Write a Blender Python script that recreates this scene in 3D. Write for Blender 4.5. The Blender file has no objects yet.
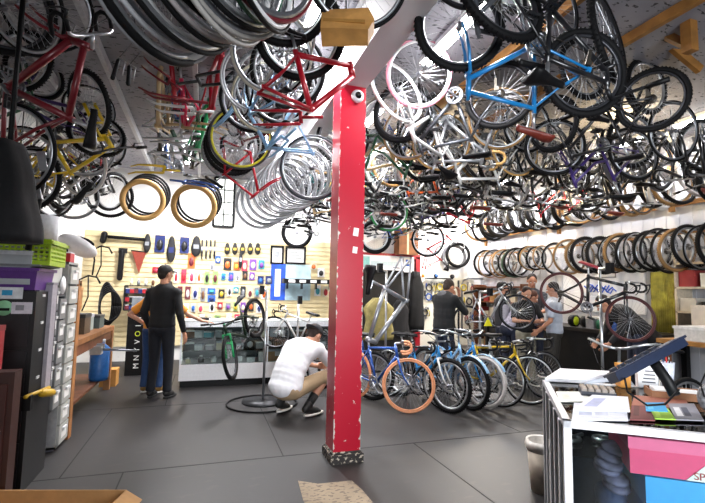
import bpy, bmesh, math, random
from mathutils import Vector, Matrix
random.seed(11)
SC = bpy.context.scene
COL = SC.collection
PI = math.pi
V = Vector

# ------------------------------------------------------------------ camera
FPX, IW, IH = 440.0, 705.0, 503.0
YAW, PIT, ROL, CAMH = math.radians(18.5), math.radians(5.1), math.radians(1.1), 1.5
cf = V((math.sin(YAW)*math.cos(PIT), math.cos(YAW)*math.cos(PIT), math.sin(PIT)))
_r = V((math.cos(YAW), -math.sin(YAW), 0)); _u = _r.cross(cf)
cr = _r*math.cos(ROL) + _u*math.sin(ROL)
cu = -_r*math.sin(ROL) + _u*math.cos(ROL)
CP = V((0, 0, CAMH))
camd = bpy.data.cameras.new('camera'); camd.sensor_width = 36; camd.lens = FPX/IW*36
camd.clip_start = .05
cam = bpy.data.objects.new('camera', camd); COL.objects.link(cam)
cam.matrix_world = Matrix((( cr.x, cu.x, -cf.x, 0), (cr.y, cu.y, -cf.y, 0), (cr.z, cu.z, -cf.z, CAMH), (0, 0, 0, 1)))
SC.camera = cam

def ray(x, y): return cf + cr*((x-IW/2)/FPX) - cu*((y-IH/2)/FPX)
def onz(x, y, z): d = ray(x, y); return CP + d*((z-CAMH)/d.z)
def onY(x, y, Y): d = ray(x, y); return CP + d*(Y/d.y)
def onX(x, y, X): d = ray(x, y); return CP + d*(X/d.x)
def dep(x, y, d): return CP + ray(x, y)*d

# --------------------------------------------------------------- materials
def lin(c):
    if isinstance(c, str):
        c = [int(c[i:i+2], 16)/255 for i in (0, 2, 4)]
    return tuple((v/12.92 if v <= .04045 else ((v+.055)/1.055)**2.4) for v in c) + (1,)
_mats = {}
def mat(col, rough=.5, metal=0., var=.12, scale=30., emit=0., alpha=1., coat=0., trans=0., bump=0.):
    key = (col, rough, metal, var, scale, emit, alpha, coat, trans, bump)
    if key in _mats: return _mats[key]
    m = bpy.data.materials.new('m_' + (col if isinstance(col, str) else 'c')); m.use_nodes = True
    nt = m.node_tree; b = nt.nodes['Principled BSDF']
    L = lin(col)
    b.inputs['Roughness'].default_value = rough; b.inputs['Metallic'].default_value = metal
    b.inputs['Base Color'].default_value = L
    if col == '0e0e10': b.inputs['Specular IOR Level'].default_value = .2
    if var > 0 and not emit:
        tc = nt.nodes.new('ShaderNodeTexCoord'); n = nt.nodes.new('ShaderNodeTexNoise')
        n.inputs['Scale'].default_value = scale; n.inputs['Detail'].default_value = 3
        cr_ = nt.nodes.new('ShaderNodeValToRGB')
        cr_.color_ramp.elements[0].position = .3; cr_.color_ramp.elements[1].position = .7
        cr_.color_ramp.elements[0].color = tuple(v*(1-var) for v in L[:3])+(1,)
        cr_.color_ramp.elements[1].color = tuple(min(1, v*(1+var)) for v in L[:3])+(1,)
        nt.links.new(tc.outputs['Object'], n.inputs['Vector']); nt.links.new(n.outputs['Fac'], cr_.inputs['Fac'])
        nt.links.new(cr_.outputs['Color'], b.inputs['Base Color'])
        if bump:
            bp = nt.nodes.new('ShaderNodeBump'); bp.inputs['Strength'].default_value = bump
            bp.inputs['Distance'].default_value = .01
            nt.links.new(n.outputs['Fac'], bp.inputs['Height']); nt.links.new(bp.outputs['Normal'], b.inputs['Normal'])
    if emit:
        b.inputs['Emission Color'].default_value = L; b.inputs['Emission Strength'].default_value = emit
    if alpha < 1: b.inputs['Alpha'].default_value = alpha
    if coat: b.inputs['Coat Weight'].default_value = coat
    if trans: b.inputs['Transmission Weight'].default_value = trans
    _mats[key] = m
    return m

def glass():
    if 'glass' in _mats: return _mats['glass']
    m = bpy.data.materials.new('clear_glass'); m.use_nodes = True; nt = m.node_tree; nt.nodes.clear()
    o = nt.nodes.new('ShaderNodeOutputMaterial'); t = nt.nodes.new('ShaderNodeBsdfTransparent')
    g = nt.nodes.new('ShaderNodeBsdfGlossy'); g.inputs['Roughness'].default_value = .03
    fr = nt.nodes.new('ShaderNodeFresnel'); fr.inputs['IOR'].default_value = 1.45
    t.inputs['Color'].default_value = (.88, .93, .92, 1)
    mx = nt.nodes.new('ShaderNodeMixShader'); nt.links.new(fr.outputs[0], mx.inputs[0])
    nt.links.new(t.outputs[0], mx.inputs[1]); nt.links.new(g.outputs[0], mx.inputs[2]); nt.links.new(mx.outputs[0], o.inputs[0])
    _mats['glass'] = m
    return m

BLACK = mat('0e0e10', .5); RUBBER = mat('0e0e10', .7, 0, .2, 60); ALU = mat('b9bcc0', .28, .9, .08)
STEEL = mat('8d9096', .35, .85, .1); CHROME = mat('d8dade', .15, 1., .04); DKMET = mat('2a2b2e', .4, .6)
WHITE = mat('e8e8ea', .45, 0, .04); SPOKE = mat('b4b6ba', .35, .6, 0); CHAIN = mat('4a4640', .4, .8)
WOOD = mat('96672f', .6, 0, .25, 9); DWOOD = mat('6b3d22', .6, 0, .3, 8); CARD = mat('b58a58', .8, 0, .12, 12)
PAPER = mat('f2f2f0', .8, 0, .03)

# ------------------------------------------------------------ mesh builder
class M:
    def __init__(s): s.v = []; s.f = []; s.mi = []; s.sm = []; s.m = 0
    def add(s, vs, fs, smooth=False):
        o = len(s.v); s.v += [tuple(p) for p in vs]
        for f in fs: s.f.append([i+o for i in f]); s.mi.append(s.m); s.sm.append(smooth)
        return s
    def box(s, c, d, rot=None):
        c = V(c); h = V(d)*.5; vs = []
        for x in (-1, 1):
            for y in (-1, 1):
                for z in (-1, 1):
                    p = V((x*h.x, y*h.y, z*h.z))
                    if rot is not None: p = rot @ p
                    vs.append(c+p)
        return s.add(vs, [(0,1,3,2),(4,6,7,5),(0,4,5,1),(2,3,7,6),(0,2,6,4),(1,5,7,3)])
    def b2(s, a, b):
        a = V(a); b = V(b); return s.box((a+b)/2, [abs(b[i]-a[i]) for i in range(3)])
    def tube(s, pts, r, n=8, cap=True):
        pts = [V(p) for p in pts]; k = len(pts)
        rs = r if isinstance(r, (list, tuple)) else [r]*k
        d0 = (pts[1]-pts[0]).normalized()
        a = d0.cross(V((0, 0, 1)));
        if a.length < .1: a = d0.cross(V((0, 1, 0)))
        a.normalize(); vs = []
        for i, p in enumerate(pts):
            if i == 0: t = pts[1]-p
            elif i == k-1: t = p-pts[i-1]
            else: t = (pts[i+1]-p).normalized() + (p-pts[i-1]).normalized()
            t.normalize(); a = (a - t*a.dot(t)).normalized(); b = t.cross(a)
            for j in range(n):
                q = 2*PI*j/n; vs.append(p + a*math.cos(q)*rs[i] + b*math.sin(q)*rs[i])
        fs = [(i*n+j, i*n+(j+1) % n, (i+1)*n+(j+1) % n, (i+1)*n+j) for i in range(k-1) for j in range(n)]
        if cap: fs += [tuple(range(n))[::-1], tuple((k-1)*n+j for j in range(n))]
        return s.add(vs, fs, n > 4)
    def ring(s, R, prof, n=48, c=(0, 0, 0)):
        """profile [(dr, dy)] swept round the Y axis"""
        m = len(prof); vs = []
        for i in range(n):
            q = 2*PI*i/n
            for dr, dy in prof: vs.append((c[0]+(R+dr)*math.cos(q), c[1]+dy, c[2]+(R+dr)*math.sin(q)))
        fs = [(i*m+j, i*m+(j+1) % m, ((i+1) % n)*m+(j+1) % m, ((i+1) % n)*m+j) for i in range(n) for j in range(m)]
        return s.add(vs, fs, True)
    def torus(s, R, r, n=48, m=8, c=(0, 0, 0)):
        return s.ring(R, [(r*math.cos(2*PI*j/m), r*math.sin(2*PI*j/m)) for j in range(m)], n, c)
    def lathe(s, prof, n=20, c=(0, 0, 0), axis='z'):
        c = V(c); k = len(prof); vs = []
        for r, z in prof:
            for j in range(n):
                q = 2*PI*j/n; p = (r*math.cos(q), r*math.sin(q), z)
                if axis == 'y': p = (p[0], p[2], p[1])
                if axis == 'x': p = (p[2], p[0], p[1])
                vs.append(c+V(p))
        fs = [(i*n+j, i*n+(j+1) % n, (i+1)*n+(j+1) % n, (i+1)*n+j) for i in range(k-1) for j in range(n)]
        fs += [tuple(range(n))[::-1], tuple((k-1)*n+j for j in range(n))]
        return s.add(vs, fs, True)
    def ell(s, c, r, rot=None, n=16, m=10):
        c = V(c); vs = []; r = r if isinstance(r, (tuple, list, Vector)) else (r, r, r)
        for i in range(m+1):
            t = PI*i/m; t = min(max(t, .02), PI-.02)
            for j in range(n):
                q = 2*PI*j/n; p = V((r[0]*math.sin(t)*math.cos(q), r[1]*math.sin(t)*math.sin(q), r[2]*math.cos(t)))
                if rot is not None: p = rot @ p
                vs.append(c+p)
        fs = [(i*n+j, (i+1)*n+j, (i+1)*n+(j+1) % n, i*n+(j+1) % n) for i in range(m) for j in range(n)]
        fs += [tuple(range(n)), tuple(m*n+j for j in range(n))[::-1]]
        return s.add(vs, fs, True)
    def cap(s, a, b, ra, rb=None, n=12):
        """tapered capsule"""
        rb = ra if rb is None else rb; a = V(a); b = V(b); d = (b-a).normalized()
        P = []; Rr = []
        for q in (85, 60, 30): P.append(a-d*ra*math.sin(math.radians(q))); Rr.append(ra*math.cos(math.radians(q)))
        P.append(a); Rr.append(ra); P.append(b); Rr.append(rb)
        for q in (30, 60, 85): P.append(b+d*rb*math.sin(math.radians(q))); Rr.append(rb*math.cos(math.radians(q)))
        return s.tube(P, Rr, n)
    def prism(s, poly, a, b):
        """poly [(x,z)] extruded along y from a to b"""
        n = len(poly); vs = [(x, a, z) for x, z in poly]+[(x, b, z) for x, z in poly]
        fs = [tuple(range(n)), tuple(range(2*n-1, n-1, -1))]+[(i, i+n, (i+1) % n+n, (i+1) % n) for i in range(n)]
        return s.add(vs, fs)
    def xf(s, mx): s.v = [tuple(mx @ V(p)) for p in s.v]; return s
    def mesh(s, name='mesh', nm=1):
        me = bpy.data.meshes.new(name); me.from_pydata(s.v, [], s.f)
        for _ in range(nm): me.materials.append(None)
        me.polygons.foreach_set('use_smooth', s.sm); me.polygons.foreach_set('material_index', s.mi)
        me.update(); return me

KIDS = {}
def put(name, me, mats, parent=None, loc=None, rot=None, mx=None):
    """link a mesh (an M or mesh data) as ONE object"""
    if not isinstance(mats, (list, tuple)): mats = [mats]
    if isinstance(me, M):
        bm = bmesh.new(); me = me.mesh(name, len(mats)); bm.from_mesh(me); bmesh.ops.recalc_face_normals(bm, faces=bm.faces); bm.to_mesh(me); bm.free()
    o = bpy.data.objects.new(name, me); COL.objects.link(o)
    for i, m_ in enumerate(mats):
        o.material_slots[i].link = 'OBJECT'; o.material_slots[i].material = m_
    if parent is not None: o.parent = parent; KIDS.setdefault(parent.name, []).append(o)
    if loc is not None: o.location = loc
    if rot is not None: o.rotation_euler = rot
    if mx is not None: o.matrix_basis = mx
    return o
def tag(o, label, cat, group=None):
    o['label'] = label; o['category'] = cat
    if len(label.replace('-', ' ').split()) > 15: print('LONG', len(label.split()), label)
    if group: o['group'] = group
    return o
def thing(name, label, cat, loc=(0, 0, 0), rz=0, group=None):
    o = bpy.data.objects.new(name, None); COL.objects.link(o); o.empty_display_size = .1
    o.location = loc; o.rotation_euler = (0, 0, rz)
    return tag(o, label, cat, group)
def struct(name, m, mats):
    o = put(name, m, mats); o['kind'] = 'structure'; return o
def frame_mx(o, x, z=None, s=1.):
    """matrix with X along x, Z near z, at o"""
    X = V(x).normalized(); z = V(z or (0, 0, 1)); Z = (z-X*z.dot(X)).normalized(); Y = Z.cross(X)
    return Matrix(((X.x*s, Y.x*s, Z.x*s, o[0]), (X.y*s, Y.y*s, Z.y*s, o[1]), (X.z*s, Y.z*s, Z.z*s, o[2]), (0, 0, 0, 1)))
def norm_mx(o, n, s=1., spin=0.):
    """matrix whose Y axis is n (wheels lie in the XZ plane)"""
    n = V(n).normalized(); z = V((0, 0, 1)) if abs(n.z) < .95 else V((0, 1, 0))
    X = n.cross(z).normalized(); Z = X.cross(n)
    m_ = Matrix(((X.x*s, n.x*s, Z.x*s, o[0]), (X.y*s, n.y*s, Z.y*s, o[1]), (X.z*s, n.z*s, Z.z*s, o[2]), (0, 0, 0, 1)))
    return m_ @ Matrix.Rotation(spin, 4, 'Y')
ORD = ['first','second','third','fourth','fifth','sixth','seventh','eighth','ninth','tenth','eleventh','twelfth','thirteenth','fourteenth','fifteenth','sixteenth','seventeenth','eighteenth','nineteenth','twentieth','twenty-first','twenty-second','twenty-third','twenty-fourth','twenty-fifth','twenty-sixth','twenty-seventh','twenty-eighth','twenty-ninth','thirtieth']
# ------------------------------------------------------------------- bikes
CACHE = {}
def cached(key, fn, nm=1):
    if key not in CACHE: CACHE[key] = fn().mesh(key, nm)
    return CACHE[key]
WR = .335
def tire_m(r, knob=False):
    m = M(); m.torus(WR-r, r, 48, 8)
    if knob:
        for i in range(60):
            q = 2*PI*i/60
            for dy in (-.5, .5):
                c = V(((WR-.001)*math.cos(q), dy*r, (WR-.001)*math.sin(q)))
                m.box(c, (.006, .012, .012), Matrix.Rotation(-q, 3, 'Y'))
    return m
def rim_m(r):
    R = WR-2*r-.004
    return M().ring(R, [(.006, r*.75), (.004, -r*.75), (-.012, -.007), (-.016, 0), (-.012, .007)], 48)
def spokes_m(n=32, r=.0013):
    m = M(); R = WR-.06
    for i in range(n):
        q = 2*PI*i/n; q2 = q + (.35 if i % 4 < 2 else -.35); y = .026 if i % 2 else -.026
        m.tube([(.02*math.cos(q2), y, .02*math.sin(q2)), (R*math.cos(q), 0, R*math.sin(q))], r, 3, False)
    return m
def hub_m(): return M().lathe([(.006, -.06), (.006, -.036), (.024, -.032), (.024, -.026), (.013, -.022), (.013, .022), (.024, .026), (.024, .032), (.006, .036), (.006, .06)], 12, axis='y')
def cassette_m(): return M().lathe([(.048, -.034), (.05, -.032), (.044, -.03), (.04, -.026), (.034, -.024), (.03, -.02)], 16, axis='y')
TYRES = {'fat': .042, 'thin': .0085, 'road': .013, 'city': .019, 'mtb': .026}

def wheel_parts(parent, kind, tire, rim, loc=(0, 0, 0), spoke=None, cass=False, sub=True, tire_on=True):
    r = TYRES[kind]
    if sub:
        w = put('wheel', cached('rim_'+kind, lambda: rim_m(r)), rim, parent, loc); p = w; l = None
    else: w = None; p = parent; l = loc
    if not sub: put('rim', cached('rim_'+kind, lambda: rim_m(r)), rim, p, l)
    if tire_on: put('tire', cached('tire_'+kind, lambda: tire_m(r, kind == 'mtb')), tire, p, l)
    put('spokes', cached('spokes', spokes_m), spoke or SPOKE, p, l)
    put('hub', cached('hub', hub_m), STEEL, p, l)
    if cass: put('cassette', cached('cassette', cassette_m), CHAIN, p, l)
    return w

G = dict(BB=V((-.07, 0, .275)), SC=V((-.215, 0, .72)), HT=V((.285, 0, .80)), HB=V((.325, 0, .665)), RA=V((-.5, 0, WR)), FA=V((.5, 0, WR)))
def frame_m(kind):
    g = dict(G); k = 1.0
    if kind == 'mtb': g['SC'] = V((-.19, 0, .62)); k = 1.2
    if kind == 'stout': k = 1.45
    if kind == 'city': g['SC'] = V((-.205, 0, .68))
    m = M(); t = .0165*k
    SCt = g['SC']+V((-.012, 0, .035))
    m.tube([g['BB'], SCt], t, 10)
    if kind == 'city':
        m.tube([g['HT']-V((-.006, 0, .03)), V((.02, 0, .50)), g['BB']+V((-.06, 0, .185))], t*.95, 10)
    else:
        m.tube([g['HT']-V((-.006, 0, .03)), g['SC']], t, 10)
    m.tube([g['HB']+V((-.004, 0, .015)), g['BB']], t*1.15, 10)
    m.tube([g['HT'], g['HB']], t*1.2, 12)
    m.tube([g['BB']+V((0, -.035, 0)), g['BB']+V((0, .035, 0))], .021, 12)
    for s in (-1, 1):
        m.tube([g['BB']+V((-.01, s*.02, 0)), V((-.2, s*.035, .29)), g['RA']+V((0, s*.062, 0))], t*.62, 6)
        m.tube([g['SC']+V((0, s*.014, -.01)), V((-.33, s*.034, .53 if kind != 'mtb' else .49)), g['RA']+V((0, s*.062, 0))], t*.5, 6)
        m.box(g['RA']+V((0, s*.064, 0)), (.03, .006, .035))
    m.tube([V((-.395, -.04, .47)), V((-.395, .04, .47))], .006, 6)
    return m
def fork_m(kind):
    m = M(); m.tube([V((.33, 0, .65)), V((.278, 0, .83))], .013, 8)
    m.tube([V((.335, -.05, .645)), V((.335, .05, .645))], .015, 8)
    for s in (-1, 1):
        if kind == 'mtb':
            m.tube([V((.338, s*.055, .66)), V((.40, s*.055, .52))], .013, 8); m.tube([V((.385, s*.055, .55)), V((.5, s*.055, WR))], .018, 8)
        else:
            m.tube([V((.335, s*.045, .645)), V((.39, s*.05, .50)), V((.44, s*.052, .41)), V((.5, s*.055, WR))], [.014, .012, .010, .008], 8)
    if kind == 'mtb': m.tube([V((.41, -.055, .53)), V((.43, 0, .56)), V((.41, .055, .53))], .012, 8)
    return m
def bar_m(kind):
    m = M()
    if kind == 'road':
        m.tube([V((.28, 0, .83)), V((.37, 0, .85))], .014, 8)
        for s in (-1, 1):
            m.tube([V((.37, 0, .85)), V((.372, s*.16, .85)), V((.385, s*.195, .85)), V((.44, s*.2, .85))], .012, 8)
    elif kind == 'mtb':
        m.tube([V((.28, 0, .83)), V((.35, 0, .87))], .016, 8)
        m.tube([V((.33, -.31, .885)), V((.345, -.1, .87)), V((.35, 0, .87)), V((.345, .1, .87)), V((.33, .31, .885))], .011, 8)
    else:
        m.tube([V((.278, 0, .83)), V((.27, 0, .93)), V((.33, 0, .94))], .012, 8)
        for s in (-1, 1):
            m.tube([V((.33, 0, .94)), V((.34, s*.08, .95)), V((.30, s*.2, .99)), V((.2, s*.27, .99)), V((.08, s*.28, .975))], .011, 8)
    return m
def grip_m(kind, s):
    m = M()
    if kind == 'road':
        m.tube([V((.40, s*.2, .85)), V((.455, s*.2, .85)), V((.49, s*.2, .825)), V((.5, s*.2, .785)), V((.48, s*.2, .745)), V((.44, s*.2, .725)), V((.37, s*.2, .72))], .0155, 8)
    elif kind == 'mtb': m.tube([V((.333, s*.2, .88)), V((.33, s*.32, .886))], .017, 10)
    else: m.tube([V((.19, s*.272, .99)), V((.075, s*.281, .974))], .018, 10)
    return m
def lever_m(kind, s0):
    m = M()
    for s in (s0,):
        if kind == 'road':
            m.tube([V((.475, s*.2, .845)), V((.52, s*.2, .87)), V((.535, s*.2, .83)), V((.53, s*.2, .75)), V((.515, s*.2, .72))], [.013, .015, .008, .006, .005], 6)
        elif kind == 'mtb': m.tube([V((.345, s*.17, .87)), V((.38, s*.18, .862)), V((.375, s*.28, .865))], [.012, .008, .005], 6)
        else: m.tube([V((.26, s*.235, .985)), V((.24, s*.25, .955)), V((.12, s*.3, .945))], [.012, .007, .005], 6)
        m.tube([V((.475, s*.2, .85)) if kind == 'road' else V((.345, s*.17, .87)) if kind == 'mtb' else V((.26, s*.235, .985)), V((.43, s*.1, .82)), V((.37, s*.03, .72)), V((.36, 0, .66))], .0025, 4)
    return m
def saddle_m(kind):
    m = M(); prof = [(-.14, .068 if kind != 'city' else .095, .0), (-.10, .075 if kind != 'city' else .105, .008), (-.03, .05, .003), (.04, .026, .0), (.11, .02, .002), (.135, .012, -.004)]
    c = V((-.265, 0, .90 if kind != 'mtb' else .86)); vs = []; n = 12
    for x, w, z in prof:
        for j in range(n):
            q = 2*PI*j/n; vs.append(c+V((x, w*math.cos(q), z+.022*math.sin(q)-(.012*abs(math.cos(q))))))
    k = len(prof)
    fs = [(i*n+j, i*n+(j+1) % n, (i+1)*n+(j+1) % n, (i+1)*n+j) for i in range(k-1) for j in range(n)]+[tuple(range(n))[::-1], tuple((k-1)*n+j for j in range(n))]
    return m.add(vs, fs, True)
def post_m(kind):
    top = .875 if kind != 'mtb' else .835
    m = M().tube([V((-.205, 0, .70)), V((-.262, 0, top))] if kind != 'mtb' else [V((-.19, 0, .60)), V((-.262, 0, top))], .0135, 8)
    for s in (-1, 1): m.tube([V((-.36, s*.02, top+.01)), V((-.30, s*.022, top-.005)), V((-.22, s*.022, top-.005)), V((-.15, s*.01, top+.012))], .0035, 4)
    return m
def crank_m():
    m = M(); b = G['BB']
    m.ring(.085, [(.006, -.048), (.006, -.044), (-.02, -.044), (-.02, -.048)], 40, b)
    m.ring(.062, [(.004, -.041), (.004, -.038), (-.014, -.038), (-.014, -.041)], 32, b)
    for i in range(5):
        q = 2*PI*i/5; m.tube([b+V((0, -.046, 0)), b+V((.07*math.cos(q), -.046, .07*math.sin(q)))], .007, 5)
    m.tube([b+V((0, -.06, 0)), b+V((0, .06, 0))], .012, 8)
    m.tube([b+V((0, -.06, 0)), b+V((.12, -.068, -.12))], [.013, .009], 6)
    m.tube([b+V((0, .06, 0)), b+V((-.12, .068, .12))], [.013, .009], 6)
    return m
def pedal_m(s):
    b = G['BB']; c = b+V((.12, -.115, -.12)) if s < 0 else b+V((-.12, .115, .12))
    return M().box(c, (.095, .018, .022)).box(c+V((0, .04, 0)), (.08, .012, .02)).box(c-V((0, .04, 0)), (.08, .012, .02)).box(c+V((.04, 0, 0)), (.012, .09, .02)).box(c-V((.04, 0, 0)), (.012, .09, .02)).tube([c-V((0, .05, 0)), c+V((0, .05, 0))], .009, 6)
def chain_m():
    b = G['BB']; r = G['RA']; y = -.046; m = M()
    m.tube([b+V((0, y, .088)), r+V((0, y+.01, .045))], .005, 4)
    m.tube([b+V((0, y, -.088)), r+V((.03, y+.01, -.13)), r+V((.045, y+.01, -.075)), r+V((.02, y+.01, -.05))], .005, 4)
    m.box(r+V((.03, y-.012, -.1)), (.025, .012, .09)); m.box(r+V((.02, y-.014, -.045)), (.045, .02, .035))
    return m
def fender_m(x):
    R = WR+.022; m = M(); vs = []; n = 22
    for i in range(n+1):
        q = math.radians(8+ (168)*i/n) if x < 0 else math.radians(30+150*i/n)
        for dy, dr in ((-.028, -.008), (0, .004), (.028, -.008)):
            vs.append((x+(R+dr)*math.cos(q), dy, WR+(R+dr)*math.sin(q)))
    fs = [(i*3+j, i*3+j+1, i*3+j+4, i*3+j+3) for i in range(n) for j in (0, 1)]
    return m.add(vs, fs, True)
BAR = {'road': BLACK}
HEADAX = (V((.278, 0, .83))-V((.335, 0, .65))).normalized()
def bike(kind, paint, label, group=None, tire=None, rim=None, seat=None, grips=None, turn=0., name='bicycle', fend=None, fork=True, fk=None, wheels=(1, 1), forkm=None, bars=True, crank=True, wk=None, bk=None):
    bk = bk or kind
    root = thing(name, label, 'bicycle', group=group)
    tire = tire or RUBBER; rim = rim or ALU; seat = seat or BLACK; grips = grips or BLACK
    put('frame', cached('frame_'+(fk or kind), lambda: frame_m(fk or kind)), paint, root)
    T = Matrix.Translation(V((.335, 0, .65))) @ Matrix.Rotation(turn, 4, HEADAX) @ Matrix.Translation(-V((.335, 0, .65)))
    steer = [put('fork', cached('fork_'+kind, lambda: fork_m(kind)), forkm or paint, root)] if fork else []
    if bars:
        h = put('handlebar', cached('bar_'+bk, lambda: bar_m(bk)), ALU if bk != 'mtb' else DKMET, root); steer.append(h)
        for s in (-1, 1): put('grip', cached('grip_%s%d' % (bk, s), lambda s=s: grip_m(bk, s)), grips, h)
        for s in (-1, 1): put('brake_lever', cached('lever_%s%d' % (bk, s), lambda s=s: lever_m(bk, s)), DKMET, h)
    wk = wk or kind
    if wheels[0]: steer.append(wheel_parts(root, wk, tire, rim, G['FA']))
    if wheels[1]: wheel_parts(root, wk, tire, rim, G['RA'], cass=True)
    if fend:
        for x in (-.5, .5):
            f = put('mudguard', cached('fender%g' % x, lambda x=x: fender_m(x)), fend, root)
            if x > 0: steer.append(f)
    for o in steer: o.matrix_basis = T @ Matrix.Translation(o.location)
    sp = put('seatpost', cached('post_'+kind, lambda: post_m(kind)), ALU, root)
    put('saddle', cached('saddle_'+kind, lambda: saddle_m(kind)), seat, root)
    if crank:
        c = put('crankset', cached('crank', crank_m), STEEL, root)
        for s in (-1, 1): put('pedal', cached('pedal%d' % s, lambda s=s: pedal_m(s)), DKMET, c)
        put('chain', cached('chain', chain_m), CHAIN, root)
    return root
def place(root, F, R, up=(0, 0, -1)):
    F = V(F); R = V(R); s = (F-R).length; m_ = frame_mx((0, 0, 0), F-R, up, s)
    o = (F+R)/2 - m_.to_3x3() @ V((0, 0, WR))
    m_.translation = o; root.matrix_world = m_
    return root
def loose_wheel(c, n, label, group, kind='road', tire=RUBBER, rim=ALU, s=1., spin=0., sp=None, tire_on=True, name='bicycle_wheel', cass=False):
    t = thing(name, label, 'wheel', group=group)
    wheel_parts(t, kind, tire, rim, None, sub=False, spoke=sp, tire_on=tire_on, cass=cass)
    t.matrix_world = norm_mx(c, n, s, spin); return t
def loose_tyre(c, n, label, group, kind='mtb', tire=RUBBER, s=1.):
    o = put('bicycle_tire', cached('tire_'+kind, lambda: tire_m(TYRES[kind], kind == 'mtb')), tire)
    o.matrix_world = norm_mx(c, n, s, random.random()); return tag(o, label, 'tire', group)
# ------------------------------------------------------------------ people
SKIN = mat('b98468', .55, 0, .06, 12); SKIN2 = mat('c8957a', .55, 0, .06, 12)
def remesh(o, vox, it=3):
    r = o.modifiers.new('remesh', 'REMESH'); r.mode = 'VOXEL'; r.voxel_size = vox; r.use_smooth_shade = True
    s = o.modifiers.new('smooth', 'SMOOTH'); s.iterations = it; s.factor = .5
def hand(m, w, d, pn, side, curl=.5):
    """palm + 5 fingers at wrist w, fingers along d, palm facing pn, thumb on side*cross"""
    d = V(d).normalized(); pn = V(pn); pn = (pn-d*pn.dot(d)).normalized(); s = d.cross(pn)*side
    m.cap(w, w+d*.03, .022, .024)
    for k in range(4):
        b = w+d*.085+s*(.030-.020*k); m.cap(w+d*.02+s*(.014-.009*k), b, .015, .0115)
        L = (.040, .046, .043, .034)[k]; q = b; a = 0
        for j, f in enumerate((1., .65, .5)):
            a += curl*(.45 if j == 0 else .6); dd = d*math.cos(a)+pn*math.sin(a); e = q+dd*L*f; m.cap(q, e, .0095-.001*j, .009-.001*j, 8); q = e
    b = w+d*.03+s*.03; m.cap(w+d*.015, b, .014, .013); dd = (d*.75+s*.55+pn*.35*(1+curl)).normalized()
    m.cap(b, b+dd*.038, .012, .011, 8); m.cap(b+dd*.038, b+dd*.038+(dd+d*.4).normalized()*.03, .0105, .009, 8)
STAND = dict(pel=(0, 0, .95), wai=(0, 0, 1.1), che=(0, .01, 1.33), nec=(0, 0, 1.50), hea=(0, .02, 1.645),
    shL=(-.185, 0, 1.39), elL=(-.25, -.04, 1.13), wrL=(-.27, .06, .88), shR=(.185, 0, 1.39), elR=(.25, -.04, 1.13), wrR=(.27, .06, .88),
    hiL=(-.09, 0, .92), knL=(-.10, .03, .50), anL=(-.11, -.02, .09), toL=(-.13, .13, .03), hiR=(.09, 0, .92), knR=(.10, .03, .50), anR=(.11, -.02, .09), toR=(.13, .13, .03))
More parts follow.
